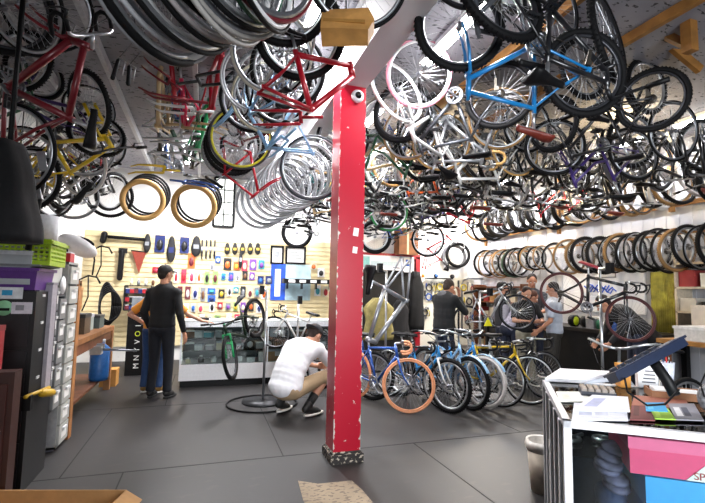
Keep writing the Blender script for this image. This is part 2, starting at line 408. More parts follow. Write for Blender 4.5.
def person(label, loc, head, P=None, skin=SKIN, shirt=None, trousers=None, shoes=None, hair='2a1d16', capc=None, cap_back=False, long=True, short_tr=False, yaw=0, pitch=0, scale=1., vest=None, hands=None, beard=False, hood=None, vox=.007, sole='e8e4dc', back=(0, -1, 0), beanie=False, sock=None, girth=1., low=False):
    J = {k: V(v) for k, v in {**STAND, **(P or {})}.items()}
    root = thing('person', label, 'person', loc, head); root.scale = (scale,)*3
    hc = J['hea']; HR = Matrix.Rotation(yaw, 3, 'Z') @ Matrix.Rotation(pitch, 3, 'X')
    H = lambda x, y, z: hc + HR @ V((x, y, z))
    b = M()
    b.ell(H(0, -.008, .025), (.075, .094, .095), HR); b.ell(H(0, .02, -.035), (.056, .068, .078), HR)
    b.ell(H(0, .045, -.085), (.028, .03, .022), HR)
    b.cap(H(0, .088, .0), H(0, .104, -.022), .009, .013, 8)
    for s in (-1, 1):
        b.ell(H(s*.077, -.008, -.005), (.012, .02, .032), HR, 8, 6); b.ell(H(s*.033, .07, -.018), (.02, .018, .018), HR, 8, 6)
    b.cap(J['nec']-V((0, 0, .04)), H(0, -.02, -.05), .056, .052)
    sa = (J['shR']-J['shL']).normalized(); up = (J['nec']-J['wai']).normalized(); RT = Matrix((sa, up.cross(sa), up)).transposed()
    def torso(m, e, low=True):
        g = girth
        for q in (.25, .5, .75): m.ell(J['wai'].lerp(J['che'], q), ((.152+e)*g, (.102+e)*g, .14), RT)
        m.ell(J['pel'].lerp(J['wai'], .7), ((.15+e)*g, (.103+e)*g, .13), RT)
        m.ell(J['che']+up*.02, ((.165+e)*g, (.108+e)*g, .17+e), RT); m.ell(J['wai']+up*.03, ((.145+e)*g, (.10+e)*g, .15+e), RT)
        m.ell(J['pel']*.6+J['wai']*.4, ((.15+e)*g, (.105+e)*g, .13+e), RT)
        for k in 'LR': m.cap(J['nec']-up*.05, J['sh'+k], .055+e, .056+e); m.cap(J['sh'+k], J['che']+(J['sh'+k]-J['che'])*.3-up*.1, .06+e, .07+e)
    torso(b, 0)
    b.ell(J['pel'], (.155, .11, .11), RT)
    for k in 'LR':
        b.cap(J['sh'+k], J['el'+k], .047, .037); b.cap(J['el'+k], J['wr'+k], .037, .025)
        b.cap(J['hi'+k], J['kn'+k], .078, .052); b.cap(J['kn'+k], J['kn'+k]*.55+J['an'+k]*.45, .052, .05); b.cap(J['kn'+k]*.6+J['an'+k]*.4, J['an'+k], .05, .034)
        b.cap(J['an'+k], J['to'+k], .036, .03)
        hd, pn, cu_ = (hands or {}).get(k, ((J['wr'+k]-J['el'+k]), (.9 if k == 'L' else -.9, .2, 0), .5))
        hand(b, J['wr'+k], hd, pn, (1 if k == 'R' else -1), cu_)
    o = put('body', b, skin, root); remesh(o, vox*.85, 2)
    # face
    for s in (-1, 1):
        e = put('eye', M().ell(H(s*.032, .079, .004), (.0125, .009, .009), HR, 10, 8), WHITE, root)
        put('iris', M().ell(H(s*.032, .086, .004), (.006, .004, .006), HR, 8, 6), BLACK, e)
        put('eyebrow', M().tube([H(s*.016, .087, .022), H(s*.033, .087, .027), H(s*.05, .074, .022)], .0035, 6), mat(hair, .8), root)
    put('mouth', M().ell(H(0, .083, -.052), (.022, .008, .006), HR, 10, 6), mat('8d4a42', .5), root)
    hm = M()
    hm.ell(H(0, -.026, .045), (.083, .092, .088), HR, 20, 14); hm.ell(H(0, -.055, .0), (.07, .055, .075), HR)
    ho = put('hair', hm, mat(hair, .85, 0, .3, 60, bump=.5), root); remesh(ho, .006, 1)
    if beard:
        put('beard', M().ell(H(0, .045, -.072), (.05, .05, .045), HR), mat(hair, .9, 0, .3, 60), root)
    if capc:
        c = M(); q = -1 if cap_back else 1; CR = HR
        vs = []; n = 24; mm = 8
        for i in range(mm+1):
            t = PI/2*i/mm
            for j in range(n):
                a = 2*PI*j/n; r = math.cos(t)
                vs.append(H((.091*max(r, .02))*math.cos(a), -.012+(.105*max(r, .02))*math.sin(a), .045+.092*math.sin(t)))
        c.add(vs, [(i*n+j, i*n+(j+1) % n, (i+1)*n+(j+1) % n, (i+1)*n+j) for i in range(mm) for j in range(n)]+[tuple(mm*n+j for j in range(n))], True)
        c.lathe([(.006, 0), (.009, .004), (.002, .009)], 8, H(0, -.012, .134))
        co = put('cap', c, mat(capc, .8), root)
        if not beanie:
            bm_ = []; n = 12
            for i in range(n+1):
                a = PI*i/n
                for rr, dz in ((.98, .0), (1.0, .006)): pass
            top = [H(.085*math.cos(PI*i/n), q*(.045+.125*math.sin(PI*i/n)) , .052-.018*math.sin(PI*i/n)) for i in range(n+1)]
            bot = [p+HR @ V((0, 0, -.005)) for p in top]; k = n+1
            bm = M().add(top+bot, [tuple(range(k)), tuple(range(2*k-1, k-1, -1))]+[(i, i+1, i+1+k, i+k) for i in range(k-1)]+[(k-1, 0, k, 2*k-1)])
            put('visor', bm, mat(capc, .8), co)
    # clothes
    s_ = M(); torso(s_, .016)
    hem = (J['pel']-J['wai'])*.45+J['pel']
    s_.tube([J['wai'], hem], [.15*girth, .158*girth], 16) if False else None
    s_.ell(J['pel']+up*.02, (.172*girth, .125*girth, .11), RT)
    if low: s_.ell(J['pel']+V((0, .0, .0)), (.168*girth, .138*girth, .125))
    for k in 'LR':
        if long: s_.cap(J['sh'+k], J['el'+k], .064, .054); s_.cap(J['el'+k], J['el'+k].lerp(J['wr'+k], .78), .054, .04); s_.tube([J['el'+k].lerp(J['wr'+k], .7), J['el'+k].lerp(J['wr'+k], .95)], [.041, .038], 12)
        else: s_.cap(J['sh'+k], J['sh'+k].lerp(J['el'+k], .5), .066, .06); s_.tube([J['sh'+k].lerp(J['el'+k], .4), J['sh'+k].lerp(J['el'+k], .82)], [.062, .064], 14)
    so = put('shirt', s_, shirt, root); remesh(so, vox*1.4, 14)
    t_ = M(); t_.ell(J['pel']-up*.03, (.165*girth, .118*girth, .11), RT)
    for k in 'LR':
        t_.cap(J['hi'+k], J['kn'+k], .094, .07)
        if short_tr: t_.tube([J['hi'+k].lerp(J['kn'+k], .8), J['kn'+k].lerp(J['an'+k], .08)], [.078, .082], 14)
        else: t_.cap(J['kn'+k], J['kn'+k].lerp(J['an'+k], .7), .07, .058); t_.tube([J['kn'+k].lerp(J['an'+k], .6), J['kn'+k].lerp(J['an'+k], 1.0)], [.058, .06], 14)
    to = put('trousers', t_, trousers, root); remesh(to, vox*1.4, 9)
    for k in 'LR':
        f = (J['to'+k]-J['an'+k]); a = J['an'+k]; t = J['to'+k]; dn = V((0, 0, -1)) if abs(f.normalized().z) < .75 else V(back)
        sh = M(); sh.cap(a+V((0, 0, -.02)), a*.3+t*.7, .045, .042); sh.cap(a*.3+t*.7, t, .046, .036); sh.cap(a-f.normalized()*.03+dn*.03, a, .038, .044); sh.cap(a, a+(J['kn'+k]-a).normalized()*.05, .045, .046)
        x = put('shoe', sh, shoes, root); remesh(x, .009, 2)
        so2 = M(); X = f.copy(); X = (X-dn*X.dot(dn)).normalized(); mxx = frame_mx(a*.42+t*.58+dn*.036, X, -dn)
        so2.lathe([(.9, -.5), (1., -.35), (1., .35), (.9, .5)], 16); so2.xf(mxx @ Matrix.Diagonal((.142, .046, .022, 1))); put('sole', so2, mat(sole, .7), x)
        if sock: put('sock', M().tube([a, a.lerp(J['kn'+k], .38)], [.042, .048], 12), sock, root)
    if vest:
        v_ = M(); torso(v_, .026); v_.ell(J['pel']+up*.04, (.178, .132, .09), RT); vo = put('vest', v_, vest, root); remesh(vo, vox*1.5, 14)
    if hood:
        h_ = M(); h_.ell(J['nec']+RT @ V((0, -.07, -.02)), (.11, .075, .075), RT); h_.cap(J['nec']+RT @ V((-.08, .0, -.02)), J['nec']+RT @ V((.08, 0, -.02)), .04, .04); h2 = put('hood', h_, hood, root); remesh(h2, .01, 3)
    return root
# -------------------------------------------------------------------- room
XL, XR, YB, ZC = -2.3, 6.95, 10.0, 3.95
def node_mat(name, build, rough=.6):
    m = bpy.data.materials.new(name); m.use_nodes = True; nt = m.node_tree; b = nt.nodes['Principled BSDF']; b.inputs['Roughness'].default_value = rough
    build(nt, b); return m
def _speck(dark, light, base, sc=2.2, thr=.62, rough=.85):
    def f(nt, b):
        tc = nt.nodes.new('ShaderNodeTexCoord'); mp = nt.nodes.new('ShaderNodeMapping'); mp.inputs['Scale'].default_value = (1, 2.2, 1)
        n1 = nt.nodes.new('ShaderNodeTexNoise'); n1.inputs['Scale'].default_value = sc*3.4; n1.inputs['Detail'].default_value = 5
        n2 = nt.nodes.new('ShaderNodeTexNoise'); n2.inputs['Scale'].default_value = sc*.4; n2.inputs['Detail'].default_value = 3
        r1 = nt.nodes.new('ShaderNodeValToRGB'); r1.color_ramp.elements[0].position = thr; r1.color_ramp.elements[1].position = thr+.03
        r1.color_ramp.elements[0].color = (0, 0, 0, 1); r1.color_ramp.elements[1].color = (1, 1, 1, 1)
        r2 = nt.nodes.new('ShaderNodeValToRGB'); r2.color_ramp.elements[0].color = lin(base); r2.color_ramp.elements[1].color = lin(light)
        r2.color_ramp.elements[0].position = .3; r2.color_ramp.elements[1].position = .7
        mx = nt.nodes.new('ShaderNodeMix'); mx.data_type = 'RGBA'
        L = nt.links; L.new(tc.outputs['Object'], mp.inputs[0]); L.new(mp.outputs[0], n1.inputs['Vector']); L.new(tc.outputs['Object'], n2.inputs['Vector'])
        L.new(n1.outputs['Fac'], r1.inputs[0]); L.new(n2.outputs['Fac'], r2.inputs[0])
        L.new(r1.outputs[0], mx.inputs[0]); L.new(r2.outputs[0], mx.inputs[6]); mx.inputs[7].default_value = lin(dark); L.new(mx.outputs[2], b.inputs['Base Color'])
    return f
CEIL = node_mat('ceiling_plaster', _speck('38373c', 'a09fa6', '87868d', 4.2, .61), .9)
WALLM = node_mat('painted_wall', _speck('d4d2ce', 'ecebe8', 'dfdedb', 1., .7), .8)
RUB = node_mat('rubber_mat', _speck('2a2624', '262423', '1d1b1c', 1.6, .62), .5)
CONC = node_mat('worn_concrete', _speck('6d6154', 'a3937b', '8a7b66', 6, .55), .8)
SEAM = mat('0c0c0d', .8, 0, 0)
fl = M(); fl.m = 0; fl.b2((XL-.2, -3, -.1), (XR+.2, YB+.2, 0)); fl.m = 1
for y in (2.05, 4.1, 6.2, 8.3): fl.b2((XL, y-.005, 0), (XR, y+.005, .0015))
for x, y0, y1 in ((-.55, 2.05, 4.1), (.75, 4.1, 6.2), (2.05, 2.05, 4.1), (3.35, 4.1, 6.2), (-.4, 6.2, 8.3), (4.6, 2.05, 4.1), (-1.0, 4.1, 6.2), (2.2, 6.2, 8.3)): fl.b2((x-.005, y0, 0), (x+.005, y1, .0015))
struct('floor', fl, [RUB, SEAM])
# worn patch where the mat has gone, in front of the pillar
pp = [onz(x, y, 0) for x, y in ((298, 481), (318, 484), (352, 481), (362, 490), (374, 504), (380, 520), (312, 520), (303, 500))]
m = M(); m.add([(p.x, p.y, .003) for p in pp]+[(p.x, p.y, -.001) for p in pp], [tuple(range(8))]+[(i, i+8, (i+1) % 8+8, (i+1) % 8) for i in range(8)])
struct('trim_1', m, CONC)
struct('wall_left', M().b2((XL-.2, -3, 0), (XL, YB, ZC)), WALLM)
m = M().b2((XR, -3, 0), (XR+.2, YB, ZC))
for k_ in range(60): m.b2((XR-.008, -2+k_*.2, 0), (XR, -2+k_*.2+.1, ZC))
struct('wall_right', m, node_mat('right_wall_paint', _speck('8e9098', 'cfd0d6', 'b4b6be', 1.2, .68), .7))
struct('wall_back', M().b2((XL-.2, YB, 0), (XR+.2, YB+.2, ZC)), WALLM)
struct('ceiling', M().b2((XL-.2, -3, ZC), (XR+.2, YB+.2, ZC+.15)), CEIL)
struct('ceiling_beam', M().b2((1.135, -3, 3.43), (1.385, YB, ZC)), node_mat('beam_paint', _speck('bdb6bd', 'efeff1', 'e2e1e4', 2, .7), .7))
# red pillar
def chipped(nt, b):
    tc = nt.nodes.new('ShaderNodeTexCoord'); L = nt.links
    n1 = nt.nodes.new('ShaderNodeTexNoise'); n1.inputs['Scale'].default_value = 22; n1.inputs['Detail'].default_value = 6
    geo = nt.nodes.new('ShaderNodeSeparateXYZ'); L.new(tc.outputs['Object'], geo.inputs[0]); L.new(tc.outputs['Object'], n1.inputs['Vector'])
    def mth(op, a, c=None):
        n = nt.nodes.new('ShaderNodeMath'); n.operation = op
        for i, q in enumerate((a, c)):
            if q is None: continue
            if isinstance(q, (int, float)): n.inputs[i].default_value = q
            else: L.new(q, n.inputs[i])
        return n.outputs[0]
    ex = mth('ABSOLUTE', geo.outputs[0]); ey = mth('ABSOLUTE', geo.outputs[1]); mn = mth('MINIMUM', ex, ey)
    edge = mth('MULTIPLY', mth('MAXIMUM', mth('SUBTRACT', mn, .108), 0.), 12.)
    low = mth('MULTIPLY', mth('MAXIMUM', mth('SUBTRACT', .9, geo.outputs[2]), 0.), .05)
    s = mth('ADD', mth('ADD', n1.outputs['Fac'], edge), low); k = mth('GREATER_THAN', s, .725)
    mx = nt.nodes.new('ShaderNodeMix'); mx.data_type = 'RGBA'; L.new(k, mx.inputs[0]); mx.inputs[6].default_value = lin('b3122c'); mx.inputs[7].default_value = lin('d8cfc6'); L.new(mx.outputs[2], b.inputs['Base Color'])
pil = thing('support_pillar', 'red painted square pillar with chipped edges holding up the white ceiling beam', 'pillar', (1.255, 3.93, 0))
put('shaft', M().b2((-.125, -.125, .06), (.125, .125, 3.43)), node_mat('chipped_red', chipped, .32), pil)
bs = M().b2((-.15, -.15, 0), (.15, .15, .075)); bs.lathe([(.2, .075), (.178, .095)], 4); bs.v[8:] = [tuple(Matrix.Rotation(PI/4, 3, 'Z') @ V(p)) for p in bs.v[8:]]
put('base', bs, node_mat('scuffed_base', _speck('b9ad9c', '2c2826', '231f1e', 9, .56), .7), pil)
for (px, py, w, h, t) in ((356, 232, .05, .075, 'upper'), (355, 250, .045, .06, 'lower')):
    o = put('paper_note', M().box((0, 0, 0), (w, .002, h)).box((0, -.0015, h*.2), (w*.7, .001, h*.06)).box((0, -.0015, 0), (w*.7, .001, h*.06)), PAPER); p = onY(px, py, 3.803); o.location = p; o.rotation_euler = (0, .12, 0)
    tag(o, t+' small white paper note stuck on the red pillar', 'note')
sc_ = thing('security_camera', 'round white dome security camera with black lens at the top of the red pillar', 'camera', onY(357, 97, 3.80), 0)
put('housing', M().lathe([(.062, 0), (.062, -.02), (.055, -.038), (.04, -.046)], 24, axis='y'), WHITE, sc_)
put('lens_dome', M().ell((0, -.04, 0), (.034, .034, .034), None, 18, 12), mat('08080a', .08), sc_)

# ceiling timbers and fluorescent lights
def timber(name, a, b, w, h, label, wm=None):
    a = V(a); b = V(b); L = (b-a).length; m = M().box((L/2, 0, 0), (L, w, h)); o = put(name, m, wm or WOOD, mx=frame_mx(a, b-a)); return tag(o, label, 'timber', None)
for i, x in enumerate((2.72, 3.6)):
    timber('ceiling_rail', (x, 1.6, 3.86), (x, 9.8, 3.86), .05, .09, '%s wooden hanging rail on the ceiling counting right from the white beam' % ORD[i])
for i, x in enumerate((-1.75, -1.1, -.2, .55)):
    timber('ceiling_rail', (x, 1.2, 3.86), (x, 9.6, 3.86), .05, .09, '%s pale hanging rail on the ceiling counting left from the white beam' % ORD[3-i], mat('b9b9bd', .6))
pt = thing('hanging_post', 'short wooden post with a diagonal brace hanging from the ceiling at the right front', 'post', (4.55, 2.55, 3.3))
a = onY(690, 52, 2.6); b_ = onY(690, 6, 2.6); c = onY(650, 28, 3.05)
pt.location = (a.x, a.y, a.z)
put('post', M().b2((-.045, -.045, 0), (.045, .045, 3.95-a.z)), WOOD, pt)
d = c-a; put('brace', M().xf(Matrix.Identity(4)).tube([V((0, 0, .05)), V((d.x, d.y, d.z))], .045, 4), WOOD, pt)
timber('hanging_rail', onX(652, 30, 4.1), onX(700, 70, 4.6), .05, .08, 'wooden crosspiece under the ceiling beside the short post at the right front')
TUBE = mat('ffffff', .5, 0, 0, emit=26.)
def tube_light(a, L, rz, label, z=3.90, en=75):
    t = thing('fluorescent_light', label, 'light', (a[0], a[1], z), rz)
    put('fixture', M().b2((-.06, 0, 0), (.06, L, .05)), WHITE, t)
    for s in (-.03, .03): put('lamp_tube', M().tube([(s, .03, -.02), (s, L-.03, -.02)], .014, 10), TUBE, t)
    ld = bpy.data.lights.new('tube_area', 'AREA'); ld.shape = 'RECTANGLE'; ld.size = .1; ld.size_y = L; ld.energy = en; ld.color = (1, .98, 1)
    lo = bpy.data.objects.new('tube_area', ld); COL.objects.link(lo); lo.parent = t; lo.location = (0, L/2, -.045)
    return t
for i, (x, y, L, en) in enumerate(((2.1, 2.7, 1.3, 60), (2.1, 5.2, 1.3, 130), (2.1, 7.9, 1.3, 210), (6.2, 3.0, 1.3, 22), (6.2, 4.6, 1.3, 50), (6.0, 6.6, 1.3, 120), (6.0, 8.4, 1.2, 160))):
    tube_light((x, y), L, 0, en=en, label= ('%s fluorescent tube light from the front in the row right of the white beam' % ORD[i]) if i < 3 else ('%s fluorescent tube light from the front in the row by the right wall' % ORD[i-3]))
for i, (x, y, en) in enumerate(((.8, 3.4, 60), (.85, 6.6, 150), (-.4, 7.7, 130))):  # added fixtures with no visible source, brightening beam side and slatwall
    tube_light((x, y), 1.2, 0, en=en, label='%s added fill tube light above the bicycles left of the white beam' % ORD[i])
# warm bulbs
BULB = mat('ffd890', .5, 0, 0, emit=60.)
for i, (px, py, d, lab) in enumerate(((571, 201, 7.2, 'bare warm bulb hanging among the wheels on the right wall'), (477, 221, 9.3, 'bare warm bulb glowing near the back right corner'), (434, 146, 6.2, 'bare warm bulb glowing deep among the ceiling bicycles'), (613, 128, 6.0, 'bare warm bulb behind the dark bicycles at the right'))):
    p = dep(px, py, d); t = thing('light_bulb', lab, 'light bulb', p)
    put('bulb', M().ell((0, 0, 0), (.035, .035, .045)), BULB, t); put('socket', M().lathe([(.018, .04), (.02, .09), (.008, .1)], 12), BLACK, t)
    put('cable', M().tube([(0, 0, .1), (0, 0, ZC-p.z)], .004, 5), BLACK, t)
    ld = bpy.data.lights.new('bulb_light', 'POINT'); ld.energy = 90 if i < 2 else 35; ld.color = (1, .78, .45); ld.shadow_soft_size = .06
    lo = bpy.data.objects.new('bulb_light', ld); COL.objects.link(lo); lo.parent = t; lo.location = (0, -.08, -.06)
# world: daylight from the open shop front behind the camera
w = bpy.data.worlds.new('world'); SC.world = w; w.use_nodes = True
w.node_tree.nodes['Background'].inputs[0].default_value = (.86, .92, 1, 1); w.node_tree.nodes['Background'].inputs[1].default_value = .22
ld = bpy.data.lights.new('shopfront_daylight', 'AREA'); ld.shape = 'RECTANGLE'; ld.size = 3.5; ld.size_y = 2.0; ld.energy = 105; ld.color = (.92, .96, 1); ld.spread = math.radians(80)
lo = bpy.data.objects.new('shopfront_daylight', ld); COL.objects.link(lo); lo.location = (1.2, -2.9, 1.7); lo.rotation_euler = (PI/2-.1, 0, -.3)

def text(parent, s, size, mx, material, name='lettering', depth=.001):
    cu_ = bpy.data.curves.new('txt', 'FONT'); cu_.body = s; cu_.size = size; cu_.extrude = depth; cu_.align_x = 'CENTER'; cu_.align_y = 'CENTER'
    o = bpy.data.objects.new('txt', cu_); COL.objects.link(o); bpy.context.view_layer.update()
    me = bpy.data.meshes.new_from_object(o.evaluated_get(bpy.context.evaluated_depsgraph_get())); bpy.data.objects.remove(o)
    me.materials.clear(); me.materials.append(None)
    return put(name, me, material, parent, mx=mx)
# window with black frame high on the back wall
def pxbox(x0, y0, x1, y1, Y): a = onY(x0, y1, Y); b = onY(x1, y0, Y); return a.x, a.z, b.x, b.z
x0, z0, x1, z1 = pxbox(213, 179, 235, 226, 9.98)
m = M(); m.m = 0
for xx in (x0, x1): m.b2((xx-.025, 9.95, z0), (xx+.025, 10, z1))
for zz in (z0, z1): m.b2((x0, 9.95, zz-.025), (x1, 10, zz+.025))
m.b2(((x0+x1)/2-.012, 9.955, z0), ((x0+x1)/2+.012, 10, z1))
for k in (1, 2, 3): m.b2((x0, 9.96, z0+(z1-z0)*k/4-.01), (x1, 10, z0+(z1-z0)*k/4+.01))
m.m = 1; m.b2((x0, 9.985, z0), (x1, 9.995, z1)); struct('window_1', m, [BLACK, mat('f4f7f2', .3, 0, 0, emit=1.2)])
# ------------------------------------------------------------ back wall
YW = 9.93
x0, z0, x1, z1 = pxbox(92, 390, 345, 243, YW); xa, zt = onY(98, 230, YW).x, onY(150, 233, YW).z
SLAT = mat('e6d5a8', .6, 0, .12, 4)
m = M(); n = int((zt-.3)/.1)
for i in range(n): m.b2((xa-.25, 9.945, .3+i*.1), (x1, 9.985, .3+i*.1+.085))
m.b2((xa-.25, 9.975, .3), (x1, 9.995, zt))
tag(put('slatwall_panel', m, SLAT), 'tan grooved slatwall panel covering the back wall behind the display counter', 'wall panel')
def pk(px, col, col2, label, cat='package', group=None, kind='box', Y=YW, d=.04, name=None):
    a, zb, b, zt_ = pxbox(*px, Y); w = b-a; h = zt_-zb; cx = (a+b)/2
    t = thing(name or 'hanging_package', label, cat, (cx, Y, zb), 0, group)
    if kind == 'box':
        put('card', M().b2((-w*.46, -d*.25, 0), (w*.46, 0, h*.97)).tube([(0, .04, h*.93), (0, -d*1.6, h*.93)], .004, 5), mat(col, .45), t)
        put('product', M().ell((0, -d*.5, h*.42), (w*.3, d*.7, h*.3), None, 12, 8), mat(col2, .4), t)
    elif kind == 'bag':
        m = M(); m.ell((0, -d, h*.40), (w*.48, d, h*.42), None, 14, 10); m.ell((0, -d, h*.66), (w*.36, d*.8, h*.33), None, 12, 8); m.tube([(0, .03, h*.95), (0, -.06, h*.97)], .005, 5)
        put('pouch', m, mat(col, .7), t); put('label_card', M().b2((-w*.25, -d*2.05, h*.35), (w*.25, -d*1.9, h*.55)), mat(col2, .5), t)
    elif kind == 'long':
        put('body', M().cap((0, -d, h*.08), (0, -d, h*.92), w*.28), mat(col, .4), t); put('band', M().tube([(0, -d, h*.4), (0, -d, h*.62)], w*.33, 10), mat(col2, .4), t)
    return t
cols = {'pink': 'd8405a', 'blue': '2a62b0', 'white': 'e6e6e6', 'black': '1b1b1e', 'green': '8fae6a', 'purple': '7a4aa6', 'orange': 'd96a2c', 'grey': '8a8d92', 'teal': '3a9aa8', 'red': 'b0202c', 'yellow': 'd8b63a', 'silver': 'b8bcc4', 'maroon': '6a2630', 'navy': '1c2a66', 'brown': '6d4a30', 'cream': 'e2d6b8'}
def row(lbl, specs, kind='box', noun='package', start=0, d=.04, grp=None):
    specs = sorted(specs, key=lambda q: (q[0], q[2]))
    for i, (a, b, y0, y1, c1, c2) in enumerate(specs):
        pk((a, y0, b, y1), cols[c1], cols[c2], '%s and %s %s, %s from the left in the %s' % (c1, c2, noun, ORD[i+start], lbl), 'package', grp or ('hanging packages in the '+lbl), kind, d=d)
row('top slatwall row', [(143, 152, 234, 252, 'black', 'grey'), (166, 177, 236, 262, 'black', 'navy'), (190.5, 202, 236, 256, 'black', 'grey'), (238, 243, 250, 268, 'black', 'silver')], 'bag', 'pouch')
row('pair of big slatwall packets', [(154, 166, 235, 252, 'navy', 'black'), (179, 190, 237, 253, 'navy', 'black')], 'box', 'glove packet', d=.07)
row('striped slatwall row', [(200+4.2*i, 204+4.2*i, 239, 260, 'black', 'silver') for i in range(4)], 'long', 'light strip')
row('slatwall row of black loops', [(224+7.6*i, 230.5+7.6*i, 243, 254.5, 'black', 'yellow') for i in range(5)], 'bag', 'cable loop', d=.03)
row('second slatwall row', [(187, 196, 253, 268, 'orange', 'maroon'), (223, 232, 258, 270, 'black', 'orange'), (233, 240, 262, 270, 'orange', 'yellow'), (241, 248, 260, 271, 'pink', 'cream'), (249, 257, 259, 270, 'purple', 'white'), (258, 265, 260, 269, 'teal', 'purple'), (210, 214, 262, 270, 'silver', 'grey'), (215, 221, 256, 263, 'blue', 'white')])
row('third slatwall row', [(173.5, 179, 269, 283, 'white', 'red'), (180.5, 187, 269, 283, 'pink', 'red'), (188.5, 195, 269, 283, 'white', 'pink'), (196.5, 202, 270, 283, 'white', 'orange'), (204, 210, 271, 284, 'green', 'black'), (212, 218.5, 271, 284, 'green', 'maroon'), (221, 226, 273, 280, 'teal', 'blue'), (228, 234, 272, 281, 'blue', 'purple'), (235, 240, 272, 281, 'white', 'grey'), (242, 248, 271, 280, 'black', 'brown'), (249, 255, 272, 280, 'purple', 'white'), (257, 264, 276, 284, 'navy', 'blue'), (265, 273, 276, 284, 'navy', 'grey')])
row('fourth slatwall row', [(177, 183, 286, 299, 'maroon', 'pink'), (184.5, 191, 286, 299, 'maroon', 'white'), (192, 198.5, 287, 299, 'silver', 'navy'), (200, 206, 287, 301, 'grey', 'brown'), (207, 216, 288, 294, 'blue', 'teal'), (207, 216, 295, 302, 'blue', 'navy'), (218, 225, 289, 298, 'black', 'yellow'), (227, 232, 286, 296, 'white', 'black'), (233, 239, 287, 293, 'teal', 'white'), (240, 246, 286, 297, 'black', 'grey'), (247, 253, 288, 298, 'cream', 'maroon'), (254, 260, 287, 297, 'grey', 'teal'), (261, 267, 288, 299, 'white', 'orange')])
row('fifth slatwall row', [(183, 189, 303, 313, 'white', 'grey'), (190.5, 196, 303, 312, 'silver', 'blue'), (197.5, 204, 303, 313, 'cream', 'pink'), (209, 215, 301, 312, 'white', 'black'), (217, 223, 302, 309, 'red', 'silver'), (225, 231, 303, 310, 'grey', 'purple'), (233, 238, 302, 311, 'green', 'yellow'), (240, 246, 302, 312, 'purple', 'cream'), (248, 254, 301, 311, 'black', 'orange'), (256, 262, 303, 313, 'white', 'navy')])
row('bottom slatwall row', [(199, 205, 314, 322, 'white', 'cream'), (207, 213, 314, 322, 'cream', 'grey'), (214, 221, 315, 322, 'green', 'black'), (226, 232, 313, 322, 'white', 'silver'), (234, 240, 314, 322, 'pink', 'white'), (242, 248, 314, 322, 'black', 'green'), (250, 256, 313, 322, 'cream', 'blue'), (186, 192, 315, 322, 'orange', 'maroon')])
row('group at the slatwall ends', [(152, 160, 267, 273, 'red', 'pink'), (310, 317, 262, 270, 'cream', 'orange'), (317, 325, 268, 277, 'white', 'black'), (314, 321, 285, 296, 'white', 'teal'), (322, 329, 286, 297, 'cream', 'red')])
# floor pump, strap, pennant bag, hoses
p = onY(127, 238, YW); t = thing('bicycle_pump', 'long black bicycle pump lying across two hooks at the top of the slatwall', 'pump', p)
put('barrel', M().tube([(-.34, -.06, 0), (.34, -.06, -.02)], .035, 12), BLACK, t); put('handle', M().cap((-.42, -.06, -.08), (-.4, -.06, .05), .06), BLACK, t)
x0, z0, x1, z1 = pxbox(117, 247, 125, 281, YW); t = thing('hanging_tube', 'black rolled inner tube hanging left of the red triangular bag', 'inner tube', ((x0+x1)/2, YW, z0))
put('roll', M().cap((0, -.05, .06), (.01, -.05, z1-z0-.1), .055), BLACK, t); put('strap', M().box((.03, -.05, z1-z0-.08), (.16, .05, .1)), DKMET, t)
x0, z0, x1, z1 = pxbox(130, 252, 147, 273, YW); t = thing('frame_bag', 'reddish brown triangular frame bag hanging on the slatwall', 'bag', ((x0+x1)/2, YW, z0))
w_ = x1-x0; h_ = z1-z0
put('pouch', M().prism([(-w_*.45, h_), (w_*.45, h_*.95), (w_*.08, 0)], -.07, -.02), mat('8a3524', .7), t); put('strap', M().tube([(-w_*.5, -.04, h_*1.02), (w_*.5, -.04, h_*.98)], .02, 6), BLACK, t)
p = onY(107, 300, 9.2); o = put('hanging_hose', M(), BLACK) if False else None
m = M(); c = onY(106, 300, 8.6)
for k in range(6): m.tube([(math.cos(a)*(.10+.012*k)+.02*k, -.03*k, math.sin(a)*(.4-.03*k)-.1) for a in [math.radians(12*j) for j in range(31)]], .016, 6)
o = put('coiled_hose', m, BLACK); o.location = c; tag(o, 'black coiled rubber hoses hanging above the left workbench', 'hose')
for i, (px, py, lab) in enumerate(((84, 300, 'black hooked cable hanging nearest the white bicycle seat cover'), (97, 270, 'black hooked cable hanging left of the rolled inner tube'))):
    c = onY(px+4, py-20, 9.0 if i == 0 else 9.8); o = put('hooked_cable', M().tube([(-.12, 0, -.5), (-.1, 0, -.2), (-.14, 0, .0), (0, 0, .08), (.14, 0, .05), (.2, 0, -.06)], .016, 6).tube([(.0, 0, .08), (.02, 0, -.3), (-.06, 0, -.55)], .012, 6), BLACK); o.location = c; tag(o, lab, 'cable')
# framed pictures
for a, lab, art in (((271, 247, 283, 263), 'black framed white certificate, left one of two on the back wall', 1), ((286, 248, 305, 263), 'wider black framed certificate, right one of two on the back wall', 2)):
    x0, z0, x1, z1 = pxbox(*a, 9.94); w_ = x1-x0; h_ = z1-z0; t = thing('framed_picture', lab, 'picture', ((x0+x1)/2, 9.94, z0))
    put('sheet', M().b2((-w_/2, -.005, 0), (w_/2, .0, h_)), PAPER, t)
    m = M()
    for s in (-1, 1): m.b2((s*w_/2-.02, -.03, -.02), (s*w_/2+.02, .01, h_+.02)); m.b2((-w_/2, -.03, (h_ if s > 0 else 0)-.02), (w_/2, .01, (h_ if s > 0 else 0)+.02))
    put('frame', m, BLACK, t)
    m = M()
    if art == 1: m.ell((0, -.008, h_*.55), (w_*.22, .003, h_*.2)); m.b2((-w_*.2, -.009, h_*.18), (w_*.2, -.005, h_*.24))
    else:
        for k in range(3): m.b2((-w_*.33, -.009, h_*(.3+.18*k)), (w_*(.3-.1*k), -.005, h_*(.34+.18*k)))
    put('print', m, mat('9a9ea0', .7), t)
